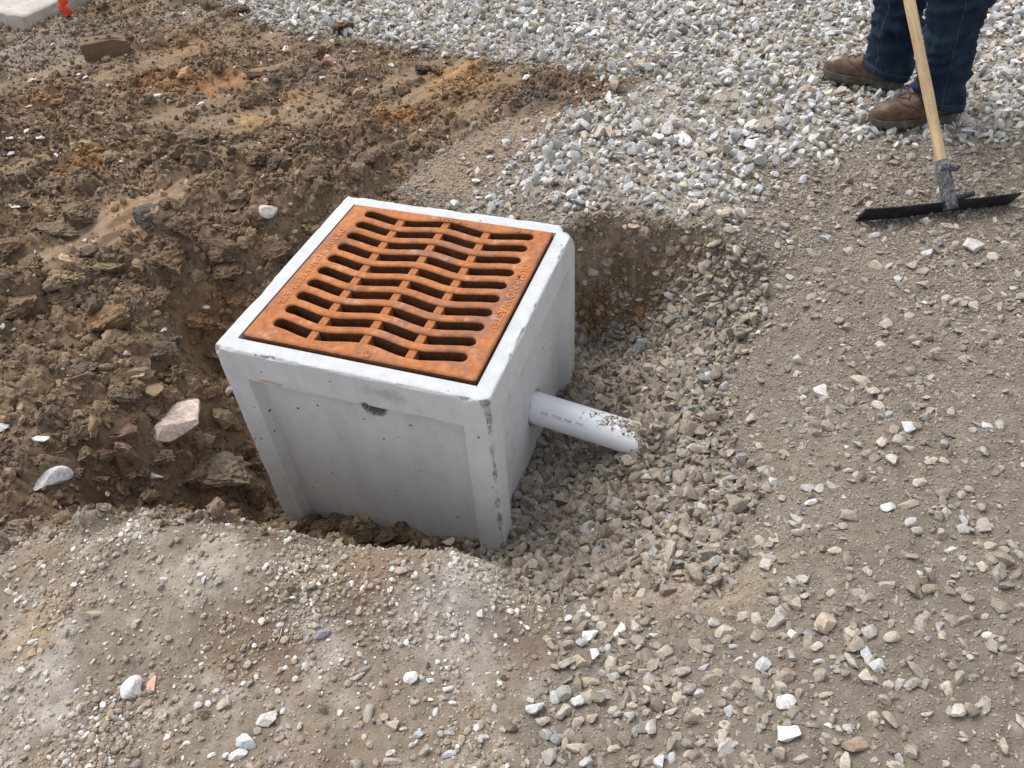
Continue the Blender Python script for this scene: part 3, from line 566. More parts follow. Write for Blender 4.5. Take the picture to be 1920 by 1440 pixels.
# ------------------------------------------------------------------ white drain pipe
g = NT('white_pvc', .38); g.b.inputs['Specular IOR Level'].default_value = .45; sx = g.n.new('ShaderNodeSeparateXYZ'); g.lk(g.co(), sx.inputs[0])
ax = g.ramp(sx.outputs[0], [(.06, 0), (.36, 1)]); tp = g.ramp(sx.outputs[2], [(.022, 0), (.046, 1)])
mk = g.math('ADD', g.math('MULTIPLY', ax, tp), g.math('MULTIPLY', g.math('SUBTRACT', g.noise(75, 7, .8), .5), 2.6)); mk = g.ramp(mk, [(.60, 0), (.66, 1)])
g.base(g.mix(mk, g.ramp(g.noise(12, 4, .6), [(.3, (.80, .83, .87)), (.7, (.86, .88, .90))]), g.ramp(g.noise(150, 3, .7), [(.3, (.20, .15, .10)), (.7, (.36, .29, .21))])))
g.bump(g.math('ADD', mk, g.math('MULTIPLY', g.noise(200, 3), .3)), .35, .002); g.lk(g.ramp(mk, [(0, .38), (1, .95)]), g.b.inputs['Roughness']); M_PVC = g.m
pipe = tag(link('drain_pipe', None), 'white plastic drain pipe dusted with soil, running from the concrete basin into the gravel', 'pipe')
X = Vector(pipe_d); Yv = Vector((0, 0, 1)).cross(X).normalized(); Zv = X.cross(Yv)
pipe.matrix_world = Matrix(((X.x, Yv.x, Zv.x, pipe_c[0]), (X.y, Yv.y, Zv.y, pipe_c[1]), (X.z, Yv.z, Zv.z, pipe_c[2]), (0, 0, 0, 1)))
def pipe_bm(x0, x1, ro, ri, seg=64):
    bm = bmesh.new(); st = np.linspace(x0, x1, 14); R = []
    for rad, order in ((ro, st), (ri, st[::-1])):
        for x in order: R.append([bm.verts.new((x, rad*math.cos(2*math.pi*k/seg), rad*math.sin(2*math.pi*k/seg))) for k in range(seg)])
    for i in range(len(R)):
        a_, b_ = R[i], R[(i + 1) % len(R)]
        for k in range(seg): bm.faces.new((a_[k], a_[(k + 1) % seg], b_[(k + 1) % seg], b_[k]))
    bmesh.ops.recalc_face_normals(bm, faces=bm.faces[:]); return bm
from_bm('tube', pipe_bm(-.075, .42, PR, PR - .005), M_PVC, pipe, True, 40)
g = NT('grey_print', .7); g.base((.40, .41, .43)); M_PRINT = g.m
me = text_mesh('SDR   TYPE  PSM   PVC', .0125, 0.0, 'printed_lettering', 1.05)
bm = bmesh.new(); bm.from_mesh(me); bmesh.ops.subdivide_edges(bm, edges=[e for e in bm.edges if e.calc_length() > .004], cuts=3)
for v in bm.verts:
    th = -math.radians(52) + v.co.y/PR; x = v.co.x + .105
    v.co = Vector((x, (PR + .0004)*math.sin(th), (PR + .0004)*math.cos(th)))
bm.to_mesh(me); bm.free(); link('printed_lettering', me, M_PRINT, pipe)
P_ = []
for k in range(900):
    x = .12 + .30*random.random()**.6; th = random.gauss(-.25, .55)
    if random.random() < (x - .08)*2.6*math.exp(-(th/.8)**2): P_.append(pipe.matrix_world @ Vector((x, (PR + .001)*math.sin(th), (PR + .001)*math.cos(th))))
P_ = np.array([p[:] for p in P_]); N = len(P_); s = np.clip(RNG.lognormal(math.log(.0018), .5, N), .0008, .006)
scatter('soil_on_pipe', P_, rots(N, 1), scl(s), palette(N, [(.30, .235, .165), (.22, .165, .11)], [1, 1]), C_CRUMB)

# ------------------------------------------------------------------ lute rake
def frame(o, origin, xdir, up=(0, 0, 1)):
    x = Vector(xdir).normalized(); y = Vector(up).cross(x).normalized(); z = x.cross(y)
    o.matrix_world = Matrix(((x.x, y.x, z.x, origin[0]), (x.y, y.y, z.y, origin[1]), (x.z, y.z, z.z, origin[2]), (0, 0, 0, 1)))
bl, br = hit(1604, 418), hit(1891, 384); mid = (bl + br)/2; mid[2] = max(bl[2], br[2]) - .004
rake = tag(link('lute_rake', None), 'wide black steel rake with a pale wooden handle resting on the gravel', 'rake')
frame(rake, mid, (br - bl)*np.array([1, 1, .4])); RI = rake.matrix_world.inverted(); blen = np.linalg.norm(br - bl)
g = NT('black_steel', .55); g.b.inputs['Metallic'].default_value = .3; n1 = g.noise(30, 5, .7)
g.base(g.mix(g.ramp(g.noise(22, 5, .75), [(.52, 0), (.75, .7)]), g.ramp(n1, [(.3, (.022, .022, .024)), (.7, (.05, .05, .055))]), (.17, .155, .135))); g.bump(n1, .3, .002); M_STEEL = g.m
g = NT('caked_steel', .8); n1 = g.noise(85, 6, .75); g.base(g.ramp(n1, [(.38, (.035, .035, .04)), (.55, (.16, .16, .165)), (.7, (.34, .34, .34))])); g.bump(n1, .6, .004); M_CAKE = g.m
g = NT('ash_wood', .6); mp = g.n.new('ShaderNodeMapping'); mp.inputs['Scale'].default_value = (2.2, 40, 40); g.lk(g.co(), mp.inputs['Vector']); n1 = g.noise(3, 6, .65, mp.outputs[0]); n2 = g.noise(5, 5, .7)
c = g.ramp(n1, [(.3, (.40, .26, .13)), (.5, (.58, .42, .24)), (.7, (.68, .52, .32))]); g.base(g.mix(g.ramp(n2, [(.46, 0), (.72, .65)]), c, (.26, .20, .14))); g.bump(n1, .25, .002); M_WOOD = g.m
bm = bmesh.new(); tilt = Matrix.Rotation(math.radians(30), 4, 'X')      # plate leaning back under the handle
vs = box_bm(bm, (0, 0, .034), (blen, .005, .074), None); bmesh.ops.subdivide_edges(bm, edges=[e for e in bm.edges if abs((e.verts[0].co - e.verts[1].co).x) > .1], cuts=14)
for v in bm.verts: v.co.y += .004*(v.co.x/(blen/2))**2; v.co.z += .0015*math.sin(v.co.x*17)
bmesh.ops.transform(bm, matrix=tilt, verts=bm.verts[:]); bmesh.ops.bevel(bm, geom=[e for e in bm.edges if abs((e.verts[0].co - e.verts[1].co).normalized().x) > .9 and e.calc_face_angle(0) > 1], offset=.0012, segments=2, affect='EDGES'); from_bm('blade', bm, M_STEEL, rake, True, 30)
top_p = RI @ Vector(atz(1705, 0, .36)); foot = Vector((.022, -.030, .054)); ax_ = (top_p - foot).normalized()
pts = [foot + ax_*t for t in (-.02, .0, .05, .10, .13)]; so = from_bm('socket', tube(pts, [.0205, .021, .0205, .0195, .019], 20), M_CAKE, rake)
b_ = foot + ax_*.118; bm = tube([b_ + Vector((-.01, -.012, 0)), b_ + Vector((.02, -.024, .002)), b_ + Vector((.036, -.028, -.004))], [.016, .013, .010], 10); cl = from_bm('clamp_bolt', bm, M_CAKE, so)
bm = bmesh.new(); vs = box_bm(bm, (0, 0, 0), (.07, .012, .012)); bmesh.ops.transform(bm, matrix=Matrix.Translation((.055, -.03, .07)) @ Matrix.Rotation(-.25, 4, 'Y'), verts=bm.verts[:]); from_bm('brace', bm, M_STEEL, so)
L_h = 1.35; o = from_bm('handle', tube([Vector((t, 0, 0)) for t in np.linspace(0, L_h, 30)], [.0156 + .0005*math.sin(t*1.3) for t in range(29)] + [.016], 20), M_WOOD, rake)
z_ = ax_; y_ = Vector((0, 0, 1)).cross(z_).normalized(); x_ = z_.cross(y_); p0 = foot + ax_*.075
o.matrix_local = Matrix(((z_.x, y_.x, x_.x, p0.x), (z_.y, y_.y, x_.y, p0.y), (z_.z, y_.z, x_.z, p0.z), (0, 0, 0, 1)))
HANDLE = lambda t: rake.matrix_world @ (p0 + ax_*t)

# ------------------------------------------------------------------ worker (the frame shows boots and shins)
g = NT('blue_denim', .85); n1 = g.noise(13, 6, .7); n2 = g.noise(420, 2, .6)
c = g.ramp(n1, [(.3, (.005, .011, .025)), (.5, (.009, .022, .045)), (.68, (.021, .044, .074)), (.85, (.06, .08, .092))]); c = g.mix(1, c, g.ramp(n2, [(.3, .7), (.7, 1.3)]), 'MULTIPLY'); g.base(c); g.bump(n2, .3, .001); g.b.inputs['Sheen Weight'].default_value = .0; M_DENIM = g.m
g = NT('denim_thread', .8); g.base((.09, .095, .10)); M_THREAD = g.m
for scuff, nm in ((.75, 'scuffed_leather'), (.18, 'brown_leather')):
  g = NT(nm, .7); n1 = g.noise(24, 7, .78); n2 = g.noise(130, 3, .7)
  c = g.ramp(n1, [(.32, (.045, .028, .019)), (.5, (.095, .06, .04)), (.64, (.15, .105, .075)), (.8, (.27, .215, .165))]); sc = g.ramp(g.math('ADD', g.blob((.275, .005, .078), .045, (1, 1, .9)), g.math('MULTIPLY', g.math('SUBTRACT', n1, .5), 1.2)), [(.35, 0), (.75, scuff)])
  c = g.mix(sc, c, (.50, .43, .36)); g.base(c); b1 = g.bump(n1, .5, .004); g.bump(n2, .35, .0015, b1)
  if scuff > .5: M_SCUFF = g.m
  else: M_LEATH = g.m
g = NT('dusty_rubber', .85); n1 = g.noise(30, 5, .7); g.base(g.ramp(n1, [(.3, (.045, .04, .034)), (.55, (.11, .095, .078)), (.75, (.25, .215, .17))])); g.bump(n1, .3, .002); M_SOLE = g.m
g = NT('boot_lace', .8); g.base((.10, .045, .028)); M_LACE = g.m
worker = tag(link('person', None), 'person in dark blue jeans and scuffed brown work boots holding the rake', 'person')
feet = [(hit(1688, 178), hit(1541, 146)), (hit(1786, 228), hit(1624, 246))]
gz = [ (h_[2] + t_[2])/2 + .018 for h_, t_ in feet]
worker.location = ((feet[0][0] + feet[1][0])/2)[0], ((feet[0][0] + feet[1][0])/2)[1], min(gz); WL = Vector(worker.location)
XS = [0, .012, .03, .06, .09, .12, .15, .18, .21, .24, .265, .285, .30, .31]
HW = [.012, .027, .034, .0375, .038, .039, .042, .046, .0495, .0495, .046, .037, .024, .008]
TP = [.07, .088, .105, .122, .128, .124, .112, .098, .087, .080, .076, .068, .055, .036]
for (heel, toe), gzz, side in zip(feet, gz, (1, -1)):
    d = Vector((toe - heel)*np.array([1, 1, 0])); L = d.length; d.normalize(); k_ = L/.31
    bt = link('boot', None, parent=worker); y_ = Vector((0, 0, 1)).cross(d); hp = Vector((heel[0], heel[1], gzz)) - WL
    bt.matrix_local = Matrix(((d.x*k_, y_.x*k_, 0, hp.x), (d.y*k_, y_.y*k_, 0, hp.y), (0, 0, k_, hp.z), (0, 0, 0, 1)))
    bm = bmesh.new(); RW = []; NS = 18
    for x, w, tz in zip(XS, HW, TP):
        r0 = []
        for a_ in np.linspace(0, math.pi, NS):
            ca, sa = math.cos(a_), math.sin(a_); yy = w*math.copysign(abs(ca)**.75, ca); zz = .026 + (tz - .026)*abs(sa)**.62
            r0.append(bm.verts.new((x, yy, zz)))
        RW.append(r0)
    for i in range(len(RW) - 1):
        for k in range(NS - 1): bm.faces.new((RW[i][k], RW[i][k+1], RW[i+1][k+1], RW[i+1][k]))
    bm.faces.new(RW[0]); bm.faces.new(RW[-1][::-1]); bmesh.ops.recalc_face_normals(bm, faces=bm.faces[:])
    bmesh.ops.subdivide_edges(bm, edges=bm.edges[:], cuts=1, use_grid_fill=True, smooth=.6)
    from_bm('upper', bm, M_SCUFF if side > 0 else M_LEATH, bt)
    bm = bmesh.new(); xs2 = np.linspace(0, .312, 40); ring_b = []; ring_m = []; ring_t = []
    wid = lambda x: float(np.interp(x, XS + [.314], [h_ + .005 for h_ in HW] + [.004]))
    loop = [(x, wid(x)) for x in xs2] + [(x, -wid(x)) for x in xs2[::-1]]
    for k, (x, w) in enumerate(loop):
        arch = .012*max(0, 1 - abs(x - .115)/.028); lug = .007*((k//2) % 2); zt = .030 + .010*max(0, 1 - x/.09) + .006*max(0, (x - .27)/.04)
        ring_b.append(bm.verts.new((x, w*.97, 0 + arch + lug + .012*max(0, (x - .27)/.04)))); ring_m.append(bm.verts.new((x*1.004, w*1.03, .014 + arch*.6 + .006*max(0, (x - .27)/.04)))); ring_t.append(bm.verts.new((x, w, zt)))
    n_ = len(loop)
    for a_, b2_ in ((ring_b, ring_m), (ring_m, ring_t)):
        for k in range(n_): bm.faces.new((a_[k], a_[(k+1) % n_], b2_[(k+1) % n_], b2_[k]))
    hn = n_//2
    for rr in (ring_b, ring_t):
        for k in range(hn - 1): bm.faces.new((rr[k], rr[k+1], rr[n_-2-k], rr[n_-1-k]))
    bmesh.ops.recalc_face_normals(bm, faces=bm.faces[:]); sole = from_bm('sole', bm, M_SOLE, bt, True, 35)
    from_bm('welt', tube([(x, wid(x)*1.02, .0315 + .010*max(0, 1 - x/.09)) for x in np.linspace(.005, .308, 40)] + [(x, -wid(x)*1.02, .0315 + .010*max(0, 1 - x/.09)) for x in np.linspace(.308, .005, 40)], .0022, 6), M_SOLE, sole)
    topz = lambda x: float(np.interp(x, XS, TP))
    from_bm('seam', tube([(x, float(np.interp(x, XS, HW))*math.copysign(abs(math.cos(a_))**.75, math.cos(a_))*1.01, .027 + (topz(x) - .026)*abs(math.sin(a_))**.62) for a_ in np.linspace(.15, math.pi - .15, 24) for x in [.226 - .085*(1 - abs(math.sin(a_)))]], .0014, 5), M_LACE, bt)
    for k, x in enumerate((.155, .172, .188, .204)):
        from_bm('lace', tube([(x + .012*(1 if k % 2 else -1), -.020, topz(x) - .002), (x, 0, topz(x) + .004), (x - .012*(1 if k % 2 else -1), .020, topz(x) - .002)], .0021, 6), M_LACE, bt)
    from_bm('lace', tube([(.13, .0, topz(.13) + .004), (.14, -.03, topz(.13) + .002), (.15, -.042, topz(.15) - .022), (.142, -.046, topz(.15) - .035)], .0019, 6), M_LACE, bt)
# jeans: two tapered, creased legs and a seat
def leg_surface(hem, knee, hip, seed, fwd):
    C0, C1, C2 = (np.array(p, float) for p in (hem, knee, hip)); NR, NSG = 92, 48; V = []
    lat = np.array([-fwd[1], fwd[0], 0])
    for i in range(NR):
        u = i/(NR - 1); c_ = C0 + (C1 - C0)*u/.48 if u < .48 else C1 + (C2 - C1)*(u - .48)/.52
        rf = np.interp(u, [0, .05, .22, .46, .7, 1], [.093, .091, .088, .098, .102, .112]); rl = np.interp(u, [0, .05, .22, .46, .7, 1], [.074, .074, .075, .082, .094, .108])
        for k in range(NSG):
            a_ = 2*math.pi*k/NSG; ca, sa = math.cos(a_), math.sin(a_)
            V.append(c_ + fwd*rf*ca + lat*rl*sa + np.array([0, 0, .025*ca*max(0, 1 - u/.08)]))
    V = np.array(V); uu = np.repeat(np.arange(NR)/(NR - 1), NSG); aa = np.tile(2*np.pi*np.arange(NSG)/NSG, NR)
    p3 = np.stack([np.cos(aa)*1.0, np.sin(aa)*1.0, uu*26 + .9*np.sin(aa + seed)], 1) + seed*7.3
    fold = (np.abs(fbm3(p3, 3, seed)) - .25)*.050*np.clip(1.25 - uu*1.2, .3, 1) + .016*fbm3(p3*np.array([1.6, 1.6, .35]) + 9, 3, seed + 2)
    ctr = V.reshape(NR, NSG, 3).mean(1).repeat(NSG, 0); nrm = V - ctr; nrm[:, 2] = 0; nrm /= np.linalg.norm(nrm, axis=1)[:, None]
    V = V + nrm*(fold*np.clip(uu/.03, 0, 1))[:, None]
    return V.reshape(NR, NSG, 3), nrm.reshape(NR, NSG, 3)
def px_at(px, py, z): return atz(px, py, z)
legs = []; fw_all = []
for k, ((heel, toe), gzz) in enumerate(zip(feet, gz)):
    f = (toe - heel)*np.array([1, 1, 0]); f /= np.linalg.norm(f); an = heel + f*.078; an[2] = gzz + .062; fw_all.append(f)
    kn = an + f*(.02 if k == 0 else .055) + np.array([0, -.02 if k else -.01, .43]); hp = kn + f*(-.02) + np.array([.02, .03 if k else -.02, .45])
    legs.append(leg_surface(an - np.array(WL), kn - np.array(WL), hp - np.array(WL), 3 + k*5, f)); 
hipc = (legs[0][0][-1].mean(0) + legs[1][0][-1].mean(0))/2
V = []; Fq = []
for S_, _ in legs:
    NR, NSG = S_.shape[:2]; b0 = sum(len(v) for v in V); V.append(S_.reshape(-1, 3)); idx = np.arange(NR*NSG).reshape(NR, NSG) + b0; nx_ = np.roll(idx, -1, 1)
    Fq.append(np.stack([idx[:-1], nx_[:-1], nx_[1:], idx[1:]], -1).reshape(-1, 4))
    inner = S_[:14].copy(); ctr = inner.mean(1, keepdims=True); inner = ctr + (inner - ctr)*.965; b0 += NR*NSG; V.append(inner.reshape(-1, 3)); i2 = np.arange(14*NSG).reshape(14, NSG) + b0; n2_ = np.roll(i2, -1, 1)
    Fq.append(np.stack([i2[:-1], i2[1:], n2_[1:], n2_[:-1]], -1).reshape(-1, 4)); Fq.append(np.stack([idx[0], i2[0], n2_[0], nx_[0]], -1))
f = (fw_all[0] + fw_all[1])/2; f /= np.linalg.norm(f); lat = np.array([-f[1], f[0], 0]); rings = []
for dz, rf, rl in ((-.12, .10, .17), (-.05, .125, .195), (.03, .13, .195), (.12, .122, .185), (.17, .115, .178)):
    rings.append([hipc + f*rf*math.cos(a_) + lat*rl*math.sin(a_) + np.array([0, 0, dz]) for a_ in np.linspace(0, 2*math.pi, 48, endpoint=False)])
b0 = sum(len(v) for v in V); V.append(np.array(rings).reshape(-1, 3)); idx = np.arange(5*48).reshape(5, 48) + b0; nx_ = np.roll(idx, -1, 1); Fq.append(np.stack([idx[:-1], nx_[:-1], nx_[1:], idx[1:]], -1).reshape(-1, 4))
jeans = link('jeans', mesh_np('jeans', np.concatenate(V), np.concatenate(Fq)), M_DENIM, worker)
for S_, N_ in legs:
    for k in range(48):
        rel = S_[20, k] + np.array(WL) - CAM
    facing = np.array([(N_[20, k] @ (CAM - S_[20, k] - np.array(WL))) for k in range(48)]); k0 = int(np.argmax(facing))
    for off in ((-3,) if S_ is legs[0][0] else (2,)):
        kk = (k0 + off) % 48; from_bm('stitching', tube([tuple(S_[i, kk] + N_[i, kk]*.0008) for i in range(0, 91)], .0009, 5), M_THREAD, jeans)
        if S_ is legs[0][0]: from_bm('stitching', tube([tuple(S_[i, kk]*.85 + S_[i, (kk + 1) % 48]*.15 + N_[i, kk]*.0010) for i in range(0, 91)], .0011, 5), M_THREAD, jeans)
    from_bm('hem_stitching', tube([tuple(S_[2, k % 48] + N_[2, k % 48]*.0008) for k in range(49)], .0008, 5), M_THREAD, jeans)
# torso, arms on the handle, head: one continuous body grown from a skeleton, shirt over it
def skin_obj(name, joints, edges, root, mat, parent, sub=2):
    me = bpy.data.meshes.new(name); me.from_pydata([j[:3] for j in joints], edges, []); o = link(name, me, mat, parent)
    md = o.modifiers.new('skin', 'SKIN'); sv = me.skin_vertices[0].data
    for k, j in enumerate(joints): r = j[3]; sv[k].radius = (r, r) if not hasattr(r, '__len__') else r; sv[k].use_root = (k == root)
    md.use_smooth_shade = True; o.modifiers.new('subdivision', 'SUBSURF').levels = sub; o.modifiers['subdivision'].render_levels = sub; return o
g = NT('skin', .55); g.base(g.ramp(g.noise(8, 3), [(.3, (.42, .25, .18)), (.7, (.52, .32, .24))])); M_SKIN = g.m
g = NT('navy_shirt', .9); g.base(g.ramp(g.noise(6, 4), [(.3, (.035, .04, .055)), (.7, (.06, .07, .09))])); M_SHIRT = g.m
g = NT('dark_hair', .8); g.base((.05, .035, .025)); M_HAIR = g.m
hc = hipc; fwd = f
g1, g2 = np.array(HANDLE(1.02)) - np.array(WL), np.array(HANDLE(.72)) - np.array(WL)
pel = hc + np.array([0, 0, .12]); ch = pel + fwd*.10 + np.array([0, 0, .36]); nk = ch + fwd*.05 + np.array([0, 0, .14]); hd = nk + fwd*.05 + np.array([0, 0, .11]); ht = hd + np.array([0, 0, .11])
sh = [ch + lat*s_*.19 + np.array([0, 0, .06]) for s_ in (1, -1)]
J = [(*pel, .13), (*(pel*.5 + ch*.5), .14), (*ch, .15), (*nk, .06), (*hd, (.085, .1)), (*ht, .07), (*(hd + fwd*.105 + np.array([0, 0, -.02])), .012)]; E_ = [(0, 1), (1, 2), (2, 3), (3, 4), (4, 5), (4, 6)]
JS = [(*pel, .15), (*(pel*.5 + ch*.5), .165), (*ch, .165), (*(ch*.4 + nk*.6), .075)]; ES = [(0, 1), (1, 2), (2, 3)]
for s_, gp in zip((0, 1), (g1, g2)):
    s0 = sh[s_]; el = (s0 + gp)/2 + np.array([0, 0, -.12]) - fwd*.05; wr = gp + (el - gp)/np.linalg.norm(el - gp)*.08
    b0 = len(J); J += [(*s0, .06), (*el, .045), (*wr, .03), (*(gp*.6 + wr*.4 + np.array([0, 0, .02])), (.042, .018))]; E_ += [(2, b0), (b0, b0+1), (b0+1, b0+2), (b0+2, b0+3)]
    dirg = np.array(ax_ if False else (np.array(HANDLE(1)) - np.array(HANDLE(0)))); out = (gp - wr); out /= np.linalg.norm(out); side = np.cross(dirg, out); side /= np.linalg.norm(side)
    for q_ in range(4):
        c_ = gp + dirg*(.03 - .02*q_); b1_ = len(J); J += [(*(c_ + side*.028), .009), (*(c_ + side*.02 + out*.022), .0085), (*(c_ - side*.015 + out*.024), .008)]; E_ += [(b0+3, b1_), (b1_, b1_+1), (b1_+1, b1_+2)]
    b1_ = len(J); J += [(*(gp - side*.03 + dirg*.02), .01), (*(gp - side*.028 + dirg*.05 + out*.01), .009)]; E_ += [(b0+3, b1_), (b1_, b1_+1)]
    b0 = len(JS); JS += [(*s0, .075), (*el, .06), (*(wr*.9 + el*.1), .042)]; ES += [(2, b0), (b0, b0+1), (b0+1, b0+2)]
skin_obj('body', J, E_, 0, M_SKIN, worker); skin_obj('shirt', JS, ES, 0, M_SHIRT, worker)
V, Fh = ICO[3]; Vh = V[:, :]*np.array([.098, .098, .085]) + hd + np.array([0, 0, .055]) - fwd*.012; link('hair', mesh_np('hair', Vh, Fh), M_HAIR, worker)

# ------------------------------------------------------------------ kerb block, marker, brick
g = NT('old_concrete', .9); n1 = g.noise(5, 6, .65); n2 = g.noise(32, 5, .7)
c = g.ramp(n1, [(.3, (.34, .31, .275)), (.55, (.50, .46, .41)), (.75, (.58, .54, .48))]); c = g.mix(g.ramp(n2, [(.55, 0), (.75, .8)]), c, (.16, .13, .105)); g.base(c); g.bump(n2, .4, .006); M_KERB = g.m
kx, ky = -2.885, 1.655
kerb = tag(link('concrete_kerb', None, loc=(kx - .8, ky + .9, -.3)), 'low soil-stained concrete kerb slab at the edge of the dug soil', 'kerb')
bm = bmesh.new(); box_bm(bm, (0, 0, .11), (1.6, 1.8, .22)); bmesh.ops.subdivide_edges(bm, edges=bm.edges[:], cuts=40, use_grid_fill=True)
for v in bm.verts:
    p_ = np.array([v.co[:]]); e_ = (abs(v.co.x) > .77) + (abs(v.co.y) > .87) + (v.co.z > .19); v.co += Vector(fbm3(p_*7, 3, 61)[0]*np.array([.012, .012, .008])*(1 + e_))
from_bm('slab', bm, M_KERB, kerb)
mp_ = hit(131, 33); mk_ = tag(link('marker_flag', None, loc=mp_), 'small crumpled bright orange marker flag on a stake beside the concrete kerb', 'marker flag')
g = NT('orange_plastic', .5); g.base(g.ramp(g.noise(40, 3), [(.3, (.75, .05, .02)), (.7, (.90, .12, .05))])); M_OR = g.m; g = NT('dark_stake', .7); g.base((.04, .035, .05)); M_STK = g.m
from_bm('stake', tube([(0, 0, -.05), (-.004, .006, .05), (-.014, .01, .115)], [.006, .006, .009], 8), M_STK, mk_)
bm = bmesh.new(); rows_ = 12
G_ = [[bm.verts.new((-.022 + .044*i/5 + .010*math.sin(j*.9 + i), .012*math.sin(i*1.3 + j*.8) - .008, .015 + .085*j/rows_ + .006*math.sin(i*2.1))) for i in range(6)] for j in range(rows_ + 1)]
for j in range(rows_):
    for i in range(5): bm.faces.new((G_[j][i], G_[j][i+1], G_[j+1][i+1], G_[j+1][i]))
o = from_bm('flag', bm, M_OR, mk_); o.modifiers.new('thickness', 'SOLIDIFY').thickness = .0015
bp0, bp1 = hit(176, 115), hit(233, 103); bc = (bp0 + bp1)/2
g = NT('dusty_brick', .92); n1 = g.noise(9, 5, .65); n2 = g.noise(80, 4, .7); g.base(g.mix(.5, g.ramp(n1, [(.3, (.135, .088, .052)), (.6, (.20, .135, .082)), (.8, (.26, .185, .12))]), g.ramp(n2, [(.3, (.12, .08, .05)), (.7, (.24, .165, .105))]))); g.bump(n2, .5, .003); M_BRICK = g.m
brick = tag(link('brick', None), 'broken brown cored brick lying on the dug soil', 'brick'); bd = (bp1 - bp0)*np.array([1, 1, 0]); bdn = bd/np.linalg.norm(bd); frame(brick, bc + np.array([-bdn[1], bdn[0], 0])*.045 + np.array([0, 0, .006]), bd)
cu = bpy.data.curves.new('clay', 'CURVE'); cu.dimensions = '2D'; cu.fill_mode = 'BOTH'; cu.extrude = .037; cu.bevel_depth = .003
ring([(-.095, -.047), (-.03, -.0475), (.045, -.047), (.098, -.044), (.092, -.02), (.10, .005), (.075, .028), (.068, .047), (-.02, .0475), (-.092, .047), (-.0955, .01)])
for x_c, y_c, rr in ((-.068, .0, .013), (-.022, .0, .015), (.03, .002, .016)): ring([(x_c + rr*math.cos(a_), y_c + rr*math.sin(a_)) for a_ in np.linspace(0, 2*math.pi, 20, endpoint=False)])
me = curve_mesh(cu, 'clay'); me.materials.clear()
bm = bmesh.new(); bm.from_mesh(me); 
for v in bm.verts: v.co.z += .034; v.co += Vector(fbm3(np.array([v.co[:]])*40, 2, 71)[0]*np.array([.003, .003, .002])); v.co.z -= .02*max(0, v.co.x - .05)/.05*(v.co.z > .03)
bm.to_mesh(me); bm.free(); link('clay', me, M_BRICK, brick)

# ------------------------------------------------------------------ single rocks, stones and clods, set where the photograph shows them
BIG_STONE = [stone_me(200 + k, 3, 10 + k % 4, .52 + .04*(k % 5), 1.0 + .06*(k % 4), .36, .76, .05, 'stone') for k in range(14)]
ANG = [stone_me(320 + k, 3, 7, .5, 1.25, .32, .6, .04, 'stone') for k in range(4)]
BIG_CLOD = [clod_me(60 + k, 4, .6 + .05*(k % 4), 1.15) for k in range(8)]
WH, WG, GY_, DK, TN, TB, PK, BR, CRM, BL = (.64,.63,.605),(.55,.55,.535),(.44,.44,.43),(.26,.26,.27),(.45,.385,.305),(.37,.305,.235),(.58,.42,.34),(.17,.115,.07),(.62,.56,.46),(.43,.45,.465)
cnt = [0]
def place(px, py, w, h, col, name, label, cat, group=None, clod=False, proto=None, turn=None, sink=.2, up=0.0):
    cnt[0] += 1; k = cnt[0]; p = hit(px, py + h*.22); dep = (p - CAM)@FW; kk = .64 if clod else .55; a = w*dep/F_PX*kk; b = max(h*dep/F_PX*kk, a*.42)
    ms = BIG_CLOD if clod else (ANG if w > 46 and py < 1000 else BIG_STONE); me = ms[(proto if proto is not None else k*5) % len(ms)]
    o = link(name, me); tilt = (p - CAM)/np.linalg.norm(p - CAM); vis = max(.55, -tilt[2] + .25)
    hh = min(a, b)*1.0; o.scale = (a, b/vis if b/vis < a*1.6 else a*1.6, hh*1.15)
    yaw = YAW + (turn if turn is not None else 0.0); rr = random.Random(k); o.rotation_euler = (rr.uniform(-.25, .25), rr.uniform(-.25, .25), yaw + rr.uniform(-.2, .2) + (math.pi if rr.random() < .5 else 0))
    o.location = p + np.array([0, 0, hh*(.75 - sink*2*.75) + up + (.006 if group and 'of the corner pile' in group else 0)]); v = 1 + rr.uniform(-.08, .08); o['col'] = [float(c_*v*(1.12 if clod else 1)) for c_ in col]
    tag(o, label, cat, group); return o
def look(w, h, c):
    m_ = sum(c)/3; sat = (max(c) - min(c))/max(c)
    colr = 'chalky white' if m_ > .59 else ('pinkish' if c[0] > c[1]*1.3 and m_ > .35 else ('pale grey' if m_ > .5 else ('blue-grey' if c[2] > c[0]*1.08 else ('dark grey' if m_ < .27 and sat < .2 else ('grey' if sat < .22 else ('cream' if m_ > .5 else ('brown' if m_ < .27 else 'tan')))))))
    shp = 'tall narrow' if h > 1.3*w else ('long flat' if w > 1.45*h else ('chunky' if abs(w - h) < 3 else 'squat'))
    siz = 'big' if w*h > 800 else ('tiny' if w*h < 110 else ('small' if w*h < 330 else ''))
    return ' '.join(x for x in (siz, shp, colr) if x)
